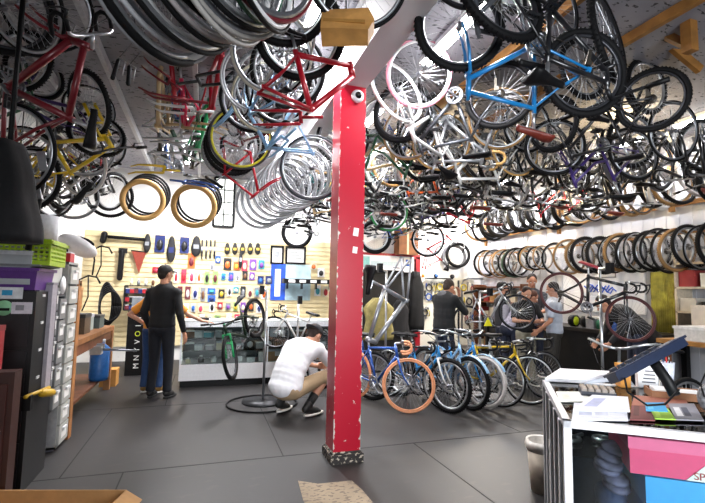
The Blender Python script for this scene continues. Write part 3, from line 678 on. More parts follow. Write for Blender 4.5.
# blue poster and dark shelf right of the packages
x0, z0, x1, z1 = pxbox(270, 265, 311, 300, 9.93); w_ = x1-x0; h_ = z1-z0
t = thing('poster', 'blue and pale poster under the two framed certificates', 'poster', (x0, 9.93, z0))
put('sheet', M().b2((0, -.005, 0), (w_, 0, h_)), mat('b9d6e0', .6, 0, .25, 5), t); put('blue_band', M().b2((0, -.009, 0), (w_*.36, -.004, h_)), mat('1d4fc0', .5, 0, .5, 7), t); put('white_patch', M().b2((w_*.1, -.012, h_*.1), (w_*.24, -.008, h_*.85)), PAPER, t)
x0, z0, x1, z1 = pxbox(284, 276, 340, 284, 9.5); w_ = x1-x0
t = thing('saddle_rack', 'long dark wall rack with small white tags above the rear workstand bicycle', 'rack', (x0, 9.5, z0))
put('bar', M().b2((0, 0, .02), (w_, .35, .12)), BLACK, t)
for k in range(5): put('price_tag', M().b2((.1+.24*k, -.006, .04), (.24+.24*k, 0, .10)), PAPER, t)
for k in range(4): put('bracket', M().b2((.12+.33*k, .3, -.1), (.15+.33*k, .42, .1)), DKMET, t)
# --------------------------------------------------- display counter
CX0, CX1, CY0, CY1, CZ = -.3, 2.35, 7.2, 7.75, .98
t = thing('display_counter', 'long glass display counter with white base in front of the slatwall', 'display case', (CX0, CY0, 0)); W_ = CX1-CX0; D_ = CY1-CY0
put('kick', M().b2((.02, .03, 0), (W_, D_, .1)), BLACK, t); put('base_panel', M().b2((0, 0, .1), (W_, D_, .34)), WHITE, t)
m = M().b2((0, 0, .9), (W_, .03, CZ)).b2((0, 0, .34), (.025, .03, .9)).b2((W_-.025, 0, .34), (W_, .03, .9)).b2((1.3, 0, .34), (1.32, .025, .9)).b2((0, 0, .9), (.03, D_, CZ)).b2((0, D_-.02, .34), (W_, D_, .36))
put('metal_frame', m, mat('dfe3e6', .3, .2), t); put('countertop', M().b2((0, 0, CZ), (W_, D_, CZ+.02)), mat('dfe8e8', .15, 0, .03), t)
put('shelf_glass', M().b2((.03, .04, .53), (W_-.03, D_-.05, .54)), glass(), t); put('shelf_glass', M().b2((.03, .04, .72), (W_-.03, D_-.05, .73)), glass(), t); put('front_glass', M().b2((.025, .008, .34), (W_-.025, .014, .9)), glass(), t)
put('back_panel', M().b2((.02, D_-.02, .34), (W_, D_, .9)), mat('4a4e52', .6), t)
K = list(cols)
def item(c, d, col, label, name, cat, grp, rz=0, kind=0):
    t = thing(name, label, cat, c, rz, grp)
    if kind == 0:
        put('body', M().b2((-d[0]/2, -d[1]/2, 0), (d[0]/2, d[1]/2, d[2]*.8)), mat(col, .5), t); put('lid', M().b2((-d[0]*.52, -d[1]*.52, d[2]*.8), (d[0]*.52, d[1]*.52, d[2])), mat(random.choice(['e8e8e8', '34363a', 'b8bcc4']), .5), t)
    elif kind == 1:
        put('body', M().lathe([(d[0]*.4, 0), (d[0]*.42, d[2]*.6), (d[0]*.2, d[2]*.75), (d[0]*.2, d[2]*.8)], 12), mat(col, .4), t); put('cap', M().lathe([(d[0]*.24, d[2]*.8), (d[0]*.22, d[2])], 12), mat('e8e8e8', .4), t)
    else:
        put('body', M().ell((0, 0, d[2]*.5), (d[0]*.5, d[1]*.5, d[2]*.5)), mat(col, .35), t); put('band', M().tube([(0, -d[1]*.3, d[2]*.5), (0, d[1]*.3, d[2]*.5)], d[2]*.52, 10), BLACK, t)
    return t
for sh, z, nn in (('top', .732, 17), ('middle', .542, 16), ('bottom', .345, 13)):
    for i in range(nn):
        x = CX0+.12+i*(2.45/nn); c1 = random.choice(['grey', 'silver', 'silver', 'white', 'black', 'cream', 'teal', 'brown', 'white', 'orange'])
        if sh == 'bottom' and 1.0 < x < 1.95: continue
        item((x, CY0+.14+random.uniform(-.03, .06), z), (random.uniform(.09, .13), random.uniform(.08, .14), random.uniform(.08, .15)), cols[c1], '%s small part, %s from the left on the %s shelf of the display counter' % (c1, ORD[i], sh), 'bicycle_part', 'bicycle part', 'small parts on the %s shelf of the display counter' % sh, random.uniform(-.4, .4), random.choice([0, 0, 1, 2]))
for i, x in enumerate((1.0+.05, 1.55)):
    t = item((x+.15, CY0+.22, .345), (.46, .3, .19), 'b58a58', ['left', 'right'][i]+' brown cardboard box with a white label in the counter', 'cardboard_box', 'box', 'cardboard boxes in the display counter')
    put('label_card', M().b2((-.06, -.156, .08), (.06, -.151, .15)), PAPER, t)
t = thing('card_terminal', 'small black card terminal on the display counter beside the leaning hand', 'card terminal', (.0, 7.35, 1.0), .2)
put('body', M().b2((-.08, -.1, 0), (.08, .1, .035)), BLACK, t); put('screen', M().b2((-.05, .02, .035), (.05, .08, .039)), mat('5b6a60', .3), t)
# wire shelf of coloured parts left of the men, and the black board with white letters
x0, z0, x1, z1 = pxbox(124, 286, 152, 310, 9.6); w_ = x1-x0; h_ = z1-z0
t = thing('parts_rack', 'dark wall rack with three rows of red and blue parts left of the standing man', 'rack', (x0, 9.6, z0))
m = M()
for k in range(4): m.b2((0, -.08, h_*k/3-.01), (w_, .3, h_*k/3+.01))
for s in (0, w_): m.b2((s-.012, -.08, 0), (s+.012, .3, h_))
put('shelf', m, DKMET, t)
for k in range(3):
    for j in range(6):
        item((x0+.05+j*(w_-.1)/5, 9.6, z0+h_*k/3+.012), (.07, .1, .1), cols[['maroon', 'navy', 'red', 'black', 'navy', 'red'][(j+k*2) % 6]], '%s little box, %s from the left on the %s tier of the parts rack' % (['maroon', 'navy', 'red', 'black', 'navy', 'red'][(j+k*2) % 6], ORD[j], ['lowest', 'middle', 'top'][k]), 'parts_box', 'box', 'little boxes on the parts rack')
for j in range(4):
    item((x0+.1+j*.13, 9.6, z1+.012), (.07, .07, .13), cols[['cream', 'grey', 'white', 'brown'][j]], '%s bottle, %s from the left on top of the parts rack' % (['cream', 'grey', 'white', 'brown'][j], ORD[j]), 'bottle', 'bottle', 'bottles on the parts rack', 0, 1)
a = onz(124, 376, 0); b = onz(146, 376, 0); top = onY(135, 311, a.y).z
t = thing('banner_board', 'tall black board with vertical white letters left of the standing man', 'board', (a.x, a.y, 0)); w_ = b.x-a.x
put('board', M().b2((0, 0, 0), (w_, .03, top)), BLACK, t)
for k, ch in enumerate('MNYVOIIM'):
    mx_ = Matrix.Translation((w_*.5, -.004, .16+k*.135)) @ Matrix.Rotation(PI/2, 4, 'X') @ Matrix.Rotation(PI/2, 4, 'Z')
    text(t, ch, .12, mx_, PAPER if ch != 'O' else mat('c8d83a', .5))
t = thing('plastic_crate', 'clear plastic crate of bright scraps behind the black lettered board', 'crate', (a.x, a.y+.35, 0)); put('tub', M().b2((0, 0, top-.0), (w_, .3, top+.22)).b2((.02, .02, 0), (w_-.02, .28, top)), mat('8a929a', .3, 0, .3, 8), t)
# --------------------------------------- doorway right of the pillar
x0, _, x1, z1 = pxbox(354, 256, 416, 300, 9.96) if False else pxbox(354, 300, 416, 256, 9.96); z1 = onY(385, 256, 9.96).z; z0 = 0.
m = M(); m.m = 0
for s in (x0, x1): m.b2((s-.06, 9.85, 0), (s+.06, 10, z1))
m.b2((x0-.06, 9.85, z1-.05), (x1+.06, 10, z1+.06)); m.m = 1; m.b2((x0, 9.965, 0), (x1, 9.99, z1)); struct('door_1', m, [mat('9a1c28', .4), mat('17140f', .8, 0, .4, 4)])  # dark panel stands in for the unlit interior behind the red frame
xa_, za_, xb_, zb_ = pxbox(358, 257, 414, 269, 9.84); t = thing('door_sign', 'long white sign with a pale blue picture over the red doorway', 'sign', (xa_, 9.84, za_)); w_ = xb_-xa_; h_ = zb_-za_
put('board', M().b2((0, 0, 0), (w_, .02, h_)), WHITE, t); put('picture', M().b2((w_*.05, -.004, h_*.15), (w_*.2, 0, h_*.9)), mat('8ac4c0', .5), t); put('stripe', M().b2((w_*.22, -.004, h_*.3), (w_*.72, 0, h_*.6)), mat('c3d3d8', .5), t)
xa_, za_, xb_, zb_ = pxbox(404, 258, 412, 272, 9.80); t = thing('small_sign', 'white notice with a blue square emblem at the right end of the door sign', 'sign', (xa_, 9.80, za_)); w_ = xb_-xa_; h_ = zb_-za_
put('board', M().b2((0, 0, 0), (w_, .01, h_)), PAPER, t); put('emblem', M().b2((w_*.2, -.004, h_*.4), (w_*.8, 0, h_*.88)), mat('1d4fa0', .4), t); put('emblem_mark', M().b2((w_*.34, -.008, h_*.56), (w_*.46, -.003, h_*.74)).b2((w_*.54, -.008, h_*.56), (w_*.66, -.003, h_*.74)).b2((w_*.4, -.008, h_*.62), (w_*.6, -.003, h_*.67)), PAPER, t)
# things in the doorway: yellow jacket, dark coats
def cloth(px, Y, col, label, cat='jacket', name='hanging_jacket', d=.12, grp=None):
    x0, z0, x1, z1 = pxbox(*px, Y); w = x1-x0; h = z1-z0; m = M(); n = 18; k = 12; vs = []
    for i in range(k+1):
        f = i/k; ww = w*.5*(.35+.65*min(1, f*4))*(1+.06*math.sin(f*9)); 
        for j in range(n):
            q = 2*PI*j/n; fold = 1+.12*math.sin(q*5+f*4)
            vs.append((ww*math.cos(q)*fold, d*math.sin(q)*fold, h*(1-f)))
    m.add(vs, [(i*n+j, i*n+(j+1) % n, (i+1)*n+(j+1) % n, (i+1)*n+j) for i in range(k) for j in range(n)]+[tuple(range(n))[::-1], tuple(k*n+j for j in range(n))], True)
    t = thing(name, label, cat, ((x0+x1)/2, Y, z0), 0, grp); put('cloth', m, mat(col, .8, 0, .25, 12), t); put('hanger', M().tube([(0, 0, h-.01), (0, 0, h+.08)], .006, 6).tube([(-w*.2, 0, h-.02), (0, 0, h+.01), (w*.2, 0, h-.02)], .008, 6), DKMET, t); return t
cloth((364, 298, 392, 340), 8.6, '8f8450', 'pale yellow jacket hanging in the red doorway')
cloth((409, 272, 423, 330), 9.3, '121214', 'long black coat hanging at the right edge of the red doorway')
cloth((392, 300, 408, 338), 9.2, '1b1a1c', 'short black jacket hanging in the middle of the red doorway')
# brown poster high, above the doorway
x0, z0, x1, z1 = pxbox(394, 231, 413, 255, 9.9); t = thing('cardboard_box', 'tall brown carton on the ledge above the red doorway', 'box', (x0, 9.6, z0)); put('carton', M().b2((0, 0, 0), (x1-x0, .3, z1-z0)), mat('7a4a24', .7, 0, .3, 6), t); put('flap', M().b2((.1, -.01, z1-z0-.02), (x1-x0-.1, .1, z1-z0+.03)), mat('a07a44', .7), t); put('tape', M().b2(((x1-x0)*.4, -.004, 0), ((x1-x0)*.5, 0, z1-z0)), mat('c8b48a', .5), t)
# ----------------------- tool board on the right part of the back wall
x0, z0, x1, z1 = pxbox(419, 345, 474, 277, 9.95)
tag(put('tool_board', M().b2((x0, 9.94, z0), (x1, 9.99, z1)), mat('e9e5d6', .6, 0, .05)), 'cream tool board on the back wall behind the man in the black hoodie', 'board')
def tool(px, py, kind, label, col='8d9096', col2='2a2b2e', h=.22):
    p = onY(px, py, 9.92); t = thing('hand_tool', label, 'tool', p, 0, 'hand tools on the tool board'); mt = mat(col, .35, .7); mh = mat(col2, .5)
    if kind == 'wrench':
        put('shank', M().box((0, -.01, 0), (.018, .012, h)).torus(.022, .009, 16, 6, (0, -.01, h/2+.02)), mt, t); put('jaw', M().box((-.014, -.01, -h/2-.015), (.012, .014, .04)).box((.014, -.01, -h/2-.015), (.012, .014, .04)), mt, t)
    elif kind == 'driver': put('blade', M().tube([(0, -.02, 0), (0, -.02, -h/2)], .006, 6), mt, t); put('handle', M().cap((0, -.02, .0), (0, -.02, h/2), .02), mh, t)
    elif kind == 'plier':
        put('jaw', M().box((0, -.015, h*.35), (.035, .02, .07)), mt, t); put('handle', M().tube([(0, -.015, h*.25), (-.04, -.015, 0), (-.03, -.015, -h/2)], .012, 6), mh, t); put('handle', M().tube([(0, -.015, h*.25), (.04, -.015, 0), (.03, -.015, -h/2)], .012, 6), mh, t)
    else: put('ring', M().torus(h*.35, .018, 24, 8, (0, -.03, 0)), mh, t); put('bracket', M().box((0, -.01, h*.4), (.05, .03, .04)), mt, t)
k_ = 0
for r, (y, n, x0_, x1_) in enumerate(((287, 10, 426, 450), (296, 8, 421, 446), (312, 6, 419, 428), (288, 3, 463, 472), (302, 3, 464, 473), (318, 3, 466, 474))):
    for j in range(n):
        kd = ('driver', 'plier', 'wrench', 'ring')[(j*3+r) % 4]; c = random.choice(['2a2b2e', '1d4fa0', '9a1c28', 'c8b43a', '2a2b2e'])
        cn = {'2a2b2e': 'black', '1d4fa0': 'blue', '9a1c28': 'red', 'c8b43a': 'yellow'}[c]
        tool(x0_+(x1_-x0_)*j/(n-1), y+random.uniform(-1, 1), kd, '%s handled %s, %s from the left, %s tool board row' % (cn, {'driver': 'screwdriver', 'plier': 'pliers', 'wrench': 'wrench', 'ring': 'ring clamp'}[kd], ORD[j], ['top left', 'second left', 'lowest left', 'top right', 'second right', 'lowest right'][r]), col2=c)
p = onY(425, 278, 9.9); q = onY(450, 277, 9.9); t = thing('tool_shelf', 'thin dark shelf with an orange tin above the tool board', 'shelf', p); put('board', M().b2((0, -.15, -.02), (q.x-p.x, 0, .01)), DKMET, t)
for i, (x, c) in enumerate(((-.08, 'e0892a'), (.28, '2c5a9a'), (.75, '23242a'))): item((p.x+x, 9.85, p.z+.01), (.1, .1, .1), c, ['orange tin at the left end of the tool shelf', 'blue clamp lying on the tool shelf', 'dark tool lying at the right end of the tool shelf'][i], 'tin', 'tin', None, 0, 1 if i == 0 else 2)
t = thing('pipe_bracket', 'bent grey conduit pipe on the back wall right of the tool board', 'pipe', onY(462, 300, 9.9)); put('pipe', M().tube([(0, 0, -.9), (0, 0, .42), (.04, 0, .5), (.2, 0, .56), (.65, 0, .56)], .022, 8), STEEL, t); put('pipe', M().tube([(-.1, 0, -.9), (-.1, 0, .5)], .025, 8), DKMET, t)
# ------------------------------------------------ shelving on the left
XS = -1.19
def Yx(px): return onX(px, 300, XS).y
def Zx(px, py): return onX(px, py, XS).z
SCRN = mat('8d949c', .35, 0, .15, 6)
def drawer_tower(pa, pb, z0, z1, n, col, dcol, label, handle='e6e6e6', labels=True, dep_=.55):
    ya, yb = Yx(pa), Yx(pb); t = thing('drawer_tower', label, 'drawer unit', (XS, ya, z0)); w = yb-ya; h = z1-z0
    m = M().b2((-dep_, 0, 0), (-.02, .02, h)).b2((-dep_, w-.02, 0), (-.02, w, h)).b2((-dep_, 0, 0), (-.02, w, .02)).b2((-dep_, 0, h-.02), (-.02, w, h)).b2((-dep_, 0, 0), (-dep_+.02, w, h))
    put('cabinet', m, mat(col, .5), t)
    for k in range(n):
        a = .025+(h-.05)*k/n; b = .02+(h-.05)*(k+1)/n-.012
        d = put('drawer', M().b2((-dep_+.04, .025, a), (0, w-.025, b)), mat(dcol, .4, 0, .1, 5), t)
        put('handle', M().b2((0, w*.35, b-.05), (.018, w*.65, b-.03)), mat(handle, .4), d)
        if labels: put('label_card', M().b2((0, w*.25, (a+b)/2-.04), (.003, w*.7, (a+b)/2+.03)), PAPER, d)
    return t
drawer_tower(37.5, 45.5, .62, 1.50, 4, '1d1d21', '4f5258', 'grey drawer tower with white labels beside the black bin stack')
t = thing('shelf_post', 'tall pale lilac box standing on end between the left drawer towers', 'post', (XS+.01, Yx(46), .64)); put('post', M().b2((-.3, 0, 0), (.03, Yx(52)-Yx(46)-.03, .86)), mat('aaa5ae', .5), t); put('cap', M().b2((-.31, -.005, .86), (.035, Yx(52)-Yx(46)-.02, .88)), mat('8d8a92', .5), t)
t = thing('dark_gap_block', 'low black block filling the dark gap under the left drawer towers', 'cabinet', (XS-.1, Yx(37.5), 0)); L_ = Yx(60)-Yx(37.5); put('body', M().b2((-.5, 0, 0), (0, L_, .6)), BLACK, t)  # black block stands in for the shaded gap below the towers
for k_ in range(3): put('door', M().b2((0, .02+L_*k_/3, .03), (.012, L_*(k_+1)/3-.02, .57)), mat('121214', .5), t)  # front panels of the dark gap block
drawer_tower(53, 59.5, .62, 1.52, 4, '3c3c42', '77797e', 'grey drawer tower with see-through fronts in the middle of the left shelving')
drawer_tower(60, 67.5, .4, 1.42, 5, '505256', '8b8c8c', 'narrow pale grey drawer tower left of the white one')
drawer_tower(68.5, 78, .02, 1.72, 9, '9d9e9a', 'b0b1ac', 'tall white drawer tower at the far end of the left shelving', labels=True)
# things on the towers
def bx(c, d, col, label, name='storage_box', cat='box', grp=None, lid=None, rz=0):
    t = thing(name, label, cat, c, rz, grp); put('body', M().b2((-d[0]/2, -d[1]/2, 0), (d[0]/2, d[1]/2, d[2]*.88)), mat(col, .6, 0, .1, 8), t); put('lid', M().b2((-d[0]*.51, -d[1]*.51, d[2]*.88), (d[0]*.51, d[1]*.51, d[2])), mat(lid or col, .6), t); return t
bx((XS-.25, (Yx(38)+Yx(45))/2, 1.50), (.42, .3, .25), 'a9aeb2', 'clear plastic box of oddments on the nearest grey drawer tower', lid='c8ccd0')
bx((XS-.2, (Yx(54)+Yx(60))/2, 1.52), (.36, .32, .16), 'c9c9c4', 'pale plastic box on the middle drawer tower', lid='e2e2de')
bx((XS-.2, (Yx(54)+Yx(60))/2+.02, 1.68), (.34, .3, .14), 'a9764e', 'brown carton on the pale plastic box', lid='9a6a44')
o = put('paper_plate', M().lathe([(.055, 0), (.08, .01), (.0801, .014)], 20, axis='x'), WHITE); o.location = (XS-.02, (Yx(60)+Yx(66))/2, 1.50); tag(o, 'small round white plate standing on the narrow drawer tower', 'plate')
bx((XS-.1, Yx(74), 1.72), (.12, .14, .1), 'c02a30', 'small red and white carton on top of the tall white drawer tower', lid='e8e8e8')
# near black stack seen from its end
YF = Yx(37)-.06
def ex(px): return onY(px, 300, YF).x
def ez(px, py): return onY(px, py, YF).z
zb0 = ez(18, 290); zb1 = ez(18, 268)
t = thing('bin_cabinet', 'black plastic cabinet with paper stickers under the purple bin', 'cabinet', (ex(-14), YF, 0)); w_ = ex(36)-ex(-14)
put('body', M().b2((0, 0, 0), (w_, .5, zb0-.01)), mat('121214', .5, 0, .2, 6), t)
for k in range(4): put('door', M().b2((.03, -.012, .06+k*.33), (w_-.03, 0, .06+k*.33+.30)), mat('19191c', .45), t)
def sticker(px, py, w, h, col, mark=None):
    p = onY(px, py, YF-.012)-V(t.location); s = put('sticker', M().b2((p.x-w/2, p.y-.003, p.z-h/2), (p.x+w/2, p.y, p.z+h/2)), mat(col, .5), t)
    if mark: put('sticker_print', M().b2((p.x-w*.3, p.y-.005, p.z-h*.2), (p.x+w*.1, p.y-.003, p.z+h*.25)), mat(mark, .5), s)
sticker(10, 293, .16, .085, 'dfe2e4', '2a9ac8'); sticker(22, 308, .13, .085, 'dcd8e0', '8a8a90')
p = onY(4, 308, YF-.012)-V(t.location); s = put('sticker', M().lathe([(.055, -.002), (.055, .002)], 24, (p.x, p.y, p.z), axis='y'), mat('8ec89a', .5), t); put('sticker_print', M().b2((p.x-.035, p.y-.006, p.z-.02), (p.x+.035, p.y-.003, p.z+.0)), BLACK, s)
# purple bin
def tub(x0, x1, y0, y1, z0, z1, name, label, cat, material, holes=False, rim=.015):
    t = thing(name, label, cat, ((x0+x1)/2, (y0+y1)/2, z0)); w = x1-x0; d = y1-y0; h = z1-z0; k = .9
    m = M(); th = .006
    if not holes:
        o = [(-w/2*k, -d/2*k, 0), (w/2*k, -d/2*k, 0), (w/2*k, d/2*k, 0), (-w/2*k, d/2*k, 0), (-w/2, -d/2, h), (w/2, -d/2, h), (w/2, d/2, h), (-w/2, d/2, h)]
        i_ = [(x*.95, y*.95, z if z else .01) for x, y, z in o]
        m.add(o+i_, [(0, 3, 2, 1), (0, 1, 5, 4), (1, 2, 6, 5), (2, 3, 7, 6), (3, 0, 4, 7), (8, 9, 10, 11), (8, 12, 13, 9), (9, 13, 14, 10), (10, 14, 15, 11), (11, 15, 12, 8), (4, 5, 13, 12), (5, 6, 14, 13), (6, 7, 15, 14), (7, 4, 12, 15)])
    else:
        m.b2((-w/2*k, -d/2*k, 0), (w/2*k, d/2*k, .01))
        for s in (-1, 1):
            n = int(w/.035); r_ = 5
            for j in range(n+1):
                x = (-w/2+w*j/n)*.96; m.b2((x-.006, s*d/2*.95-th, 0), (x+.006, s*d/2*.95+th, h))
            n2 = int(d/.035)
            for j in range(n2+1):
                y = (-d/2+d*j/n2)*.96; m.b2((s*w/2*.95-th, y-.006, 0), (s*w/2*.95+th, y+.006, h))
            for q in range(r_+1):
                z = h*q/r_; e = .018 if q in (0, r_) else .007
                m.b2((-w/2*.97, s*d/2*.95-th*1.1, z-e), (w/2*.97, s*d/2*.95+th*1.1, z+e)); m.b2((s*w/2*.95-th*1.1, -d/2*.97, z-e), (s*w/2*.95+th*1.1, d/2*.97, z+e))
    put('tub', m, material, t)
    m = M()
    for s in (-1, 1): m.b2((-w/2-rim, s*d/2-rim, h-.02), (w/2+rim, s*d/2+rim, h+.004)); m.b2((s*w/2-rim, -d/2, h-.02), (s*w/2+rim, d/2, h+.004))
    put('rim', m, material, t); return t
tub(ex(-14), ex(35), YF, YF+.4, zb0, zb1, 'purple_bin', 'purple plastic bin on the black cabinet', 'bin', mat('5a2a82', .4))
o = put('shelf_board', M().b2((ex(-14), YF-.02, zb1+.015), (ex(38), YF+.46, zb1+.03)), mat('6d7076', .5)); tag(o, 'grey shelf board between the purple bin and the green basket', 'shelf')
tub(ex(-10), ex(46), YF+.02, YF+.42, ez(20, 262), ez(20, 240), 'green_basket', 'lime green plastic basket with round holes above the purple bin', 'basket', mat('a6c81e', .4), True)
o = put('paper_roll', M().tube([(0, 0, 0), (0, 0, .28)], .12, 20), mat('dcdfe4', .7, 0, .1)); o.location = (onY(42, 240, 4.7).x, 4.7, onY(42, 243, 4.7).z-.03); tag(o, 'white paper roll standing behind the green basket', 'paper roll')
tag(put('shelf_board', M().b2((XS-.62, Yx(36), 1.76), (XS-.0, Yx(60), 1.785)), mat('8a8d90', .5)), 'grey upper shelf board over the left drawer towers', 'shelf')
# red crate and dark wood cabinet at the left edge
bx((onY(10, 330, 3.45).x-.2, 3.38, .96), (.36, .1, .28), '9a121c', 'red plastic crate at the left edge on the brown cabinet', 'red_crate', 'crate', lid='7c0e16')
t = thing('wooden_cabinet', 'dark reddish wooden cabinet cut off by the left edge', 'cabinet', (onY(11, 420, 3.35).x-.5, 3.35, 0)); put('body', M().b2((0, 0, 0), (.5, .12, .95)), mat('3c1a12', .5, 0, .3, 5), t); put('door', M().b2((.03, -.02, .06), (.47, 0, .88)), mat('44201a', .5, 0, .3, 5), t); put('knob', M().ell((.42, -.035, .5), .018), STEEL, t)
# bags of white packets at the floor + loose yellow tools
for i, (px, py, c, w, h, lab) in enumerate(((29, 458, 'c3c8d8', .16, .34, 'white plastic pouch leaning on the floor, nearest the camera'), (42, 462, 'aaa4c0', .14, .42, 'pale lilac box standing on the floor against the drawers'), (53, 450, '8a8a92', .12, .36, 'grey pouch leaning on the floor, furthest from the camera'))):
    p = onz(px, py, 0); bx((p.x-.06, p.y, 0), (w, .1, h), c, lab, 'storage_pouch', 'pouch', 'pouches on the floor at the left', rz=.3)
p = onX(38, 392, XS+.06); t = thing('bar_clamp', 'yellow and black clamp tools on the low drawers', 'clamp', p)
put('bar', M().tube([(0, -.25, .02), (0, .25, -.02)], .014, 6), mat('c8a01c', .5), t); put('grip', M().cap((0, .1, -.03), (.02, .25, -.06), .03), mat('c8a01c', .5), t); put('jaw', M().box((0, -.2, -.03), (.05, .05, .1)), BLACK, t)
# wooden upright + workbench further back
t = thing('workbench', 'wooden workbench against the left wall behind the drawer towers', 'workbench', (XS-.05, Yx(79), 0)); L_ = 2.3
put('benchtop', M().b2((-.85, 0, .86), (0, L_, .92)), mat('8a5a30', .6, 0, .3, 6), t)
for x in (-.08, -.8):
    for y in (0, L_-.1): put('leg', M().b2((x, y, 0), (x+.08, y+.09, .86)), mat('9a6a3c', .6, 0, .3, 6), t)
put('lower_shelf', M().b2((-.85, .05, .2), (-.05, L_-.05, .23)), DWOOD, t); put('apron', M().b2((-.06, 0, .74), (-.02, L_, .86)), DWOOD, t)
t = thing('wooden_upright', 'tall pale brown wooden upright at the end of the white drawer tower', 'post', (XS, Yx(78.3), 0)); put('plank', M().b2((-.03, 0, 0), (.0, .1, 1.55)), mat('a8703e', .6, 0, .3, 6), t); put('bracket', M().b2((-.2, .02, 1.5), (0, .08, 1.55)), STEEL, t)
p = onX(98, 385, XS-.1); t = thing('blue_jug', 'tall blue plastic canister under the left workbench', 'canister', (p.x, p.y, .24)); put('body', M().lathe([(.11, 0), (.12, .05), (.12, .42), (.05, .48), (.05, .5)], 20), mat('2a6ab0', .4), t); put('cap', M().lathe([(.055, .5), (.055, .54)], 14), mat('cfd6e0', .4), t)
for i in range(5):
    item((XS-.25-.05*(i % 2), Yx(80)+.25+i*.4, .92), (.22, .3, .3-.03*i), ['6a7a6a', '8aa0a0', '5a4a3a', '9aa8a4', '4a5a5a'][i], '%s glassy jar box from the camera on the left workbench' % ORD[i], 'parts_box', 'box', 'parts boxes on the left workbench', 0, 0)
bx((XS-.35, Yx(80)+.5, 1.22), (.4, .5, .26), 'a8763c', 'brown carton stacked on the left workbench', 'cardboard_box', 'box', lid='b98a50')
bx((XS-.3, Yx(80)+.45, 1.49), (.14, .38, .06), 'e6e4de', 'white tube carton lying on the brown carton', 'paper_roll', 'box')
for i in range(4):
    y = Yx(81)+.1+i*.22; item((XS-.3, y, .235), (.2, .16, .5), ['c8a878', 'b99a6a', 'd0b48a', 'b08a5a'][i], '%s pale cardboard tube from the camera under the left workbench' % ORD[i], 'cardboard_tube', 'tube', 'cardboard tubes under the left workbench')
p = onz(106, 388, 0); bx((p.x, p.y+.2, 0), (.22, .25, .25), 'b5803c', 'small brown carton on the floor at the end of the left workbench', 'cardboard_box', 'box')
t = thing('bench_vise', 'silver bench vice with a long bar sticking out of the left workbench', 'vice', onX(101, 350, XS+.0)); put('body', M().box((-.05, 0, 0), (.12, .14, .1)), ALU, t); put('bar', M().tube([(-.1, .1, 0), (.4, .1, -.03)], .014, 8), STEEL, t); put('jaw', M().box((-.05, .1, .04), (.14, .03, .06)), STEEL, t)
# white dome thing (helmet like seat cover) at (75,245)
p = dep(78, 246, 5.2); t = thing('bicycle_helmet', 'white bicycle helmet hanging over the left shelving', 'helmet', p, .5); t.rotation_euler = (0, .45, .3)
put('shell', M().ell((0, 0, 0), (.22, .13, .11), None, 24, 14), WHITE, t)
m = M()
for k in (-1, 0, 1): m.ell((.05*abs(k), k*.055, .085), (.09, .011, .035), None, 10, 6)
put('vent', m, BLACK, t); put('strap', M().tube([(-.1, .1, -.06), (0, .08, -.2), (.08, .0, -.24), (0, -.08, -.2), (-.1, -.1, -.06)], .008, 6), BLACK, t)
# big black garment bag hanging top left
x0, z0, x1, z1 = pxbox(-30, 243, 40, 140, 3.1); t = thing('black_bag', 'huge black fabric bag hanging above the green basket at the left edge', 'bag', ((x0+x1)/2, 3.1, z0)); w_ = x1-x0; h_ = z1-z0
m = M(); vs = []; n = 28; k = 16
for i in range(k+1):
    f = i/k; ww = w_*.5*(1-.35*f*f)*(1+.03*math.sin(f*11)); dd = .19*(1-.3*f)
    for j in range(n):
        q = 2*PI*j/n; c_ = 1+.04*math.sin(q*7+f*3); vs.append((math.copysign(abs(math.cos(q))**.6, math.cos(q))*ww*c_-.05*f, math.sin(q)*dd*c_, h_*(1-f)))
m.add(vs, [(i*n+j, i*n+(j+1) % n, (i+1)*n+(j+1) % n, (i+1)*n+j) for i in range(k) for j in range(n)]+[tuple(range(n))[::-1], tuple(k*n+j for j in range(n))], True)
put('fabric', m, mat('0f0f12', .85, 0, .3, 14, bump=.3), t)
put('hanging_strap', M().tube([(0, 0, h_), (0, 0, 3.8-z0)], .015, 6), BLACK, t)
# dark strap bar with buckles
a = dep(48, 158, 3.2); b = dep(28, 250, 3.2); t = thing('car_rack_strap', 'dark grey rack bar with silver buckles hanging beside the black bag', 'bar', a); d = b-a; put('bar', M().tube([V((0, 0, 0)), d], .022, 8), DKMET, t)
for f in (.05, .35, .7): put('buckle', M().box(d*f+V((-.02, -.02, 0)), (.05, .04, .14), Matrix.Rotation(-.2, 3, 'Y')), ALU, t)
put('hook', M().tube([(0, 0, 0), (.01, 0, .1), (-.05, 0, .14), (-.25, 0, .16)], .012, 8), ALU, t)
# cardboard box, bottom left on the floor
q_ = onz(36, 489, .27); t = thing('cardboard_box', 'open cardboard box on the floor at the bottom left corner', 'box', (q_.x+.05, q_.y-.34, 0)); t.rotation_euler = (0, 0, -.28)
m = M().b2((-.4, -.3, 0), (.4, .3, .01))
for s in (-1, 1): m.b2((-.4, s*.3-.004, 0), (.4, s*.3+.004, .27)); m.b2((s*.4-.004, -.3, 0), (s*.4+.004, .3, .27))
put('carton', m, CARD, t)
for s in (-1, 1):
    put('flap', M().add([(s*.4, -.3, .27), (s*.4, .3, .27), (s*.5, .29, .22), (s*.5, -.29, .22), (s*.4, -.3, .266), (s*.4, .3, .266), (s*.5, .29, .216), (s*.5, -.29, .216)], [(0, 1, 2, 3), (7, 6, 5, 4), (0, 3, 7, 4), (1, 5, 6, 2), (2, 6, 7, 3), (0, 4, 5, 1)]), CARD, t)
# ---------------------------------------------- glass case, front right
A = V((1.525, 1.59, 0)); TH = .645
t = case = thing('glass_display_case', 'glass display case with white frame at the front right corner', 'display case', A, -TH)
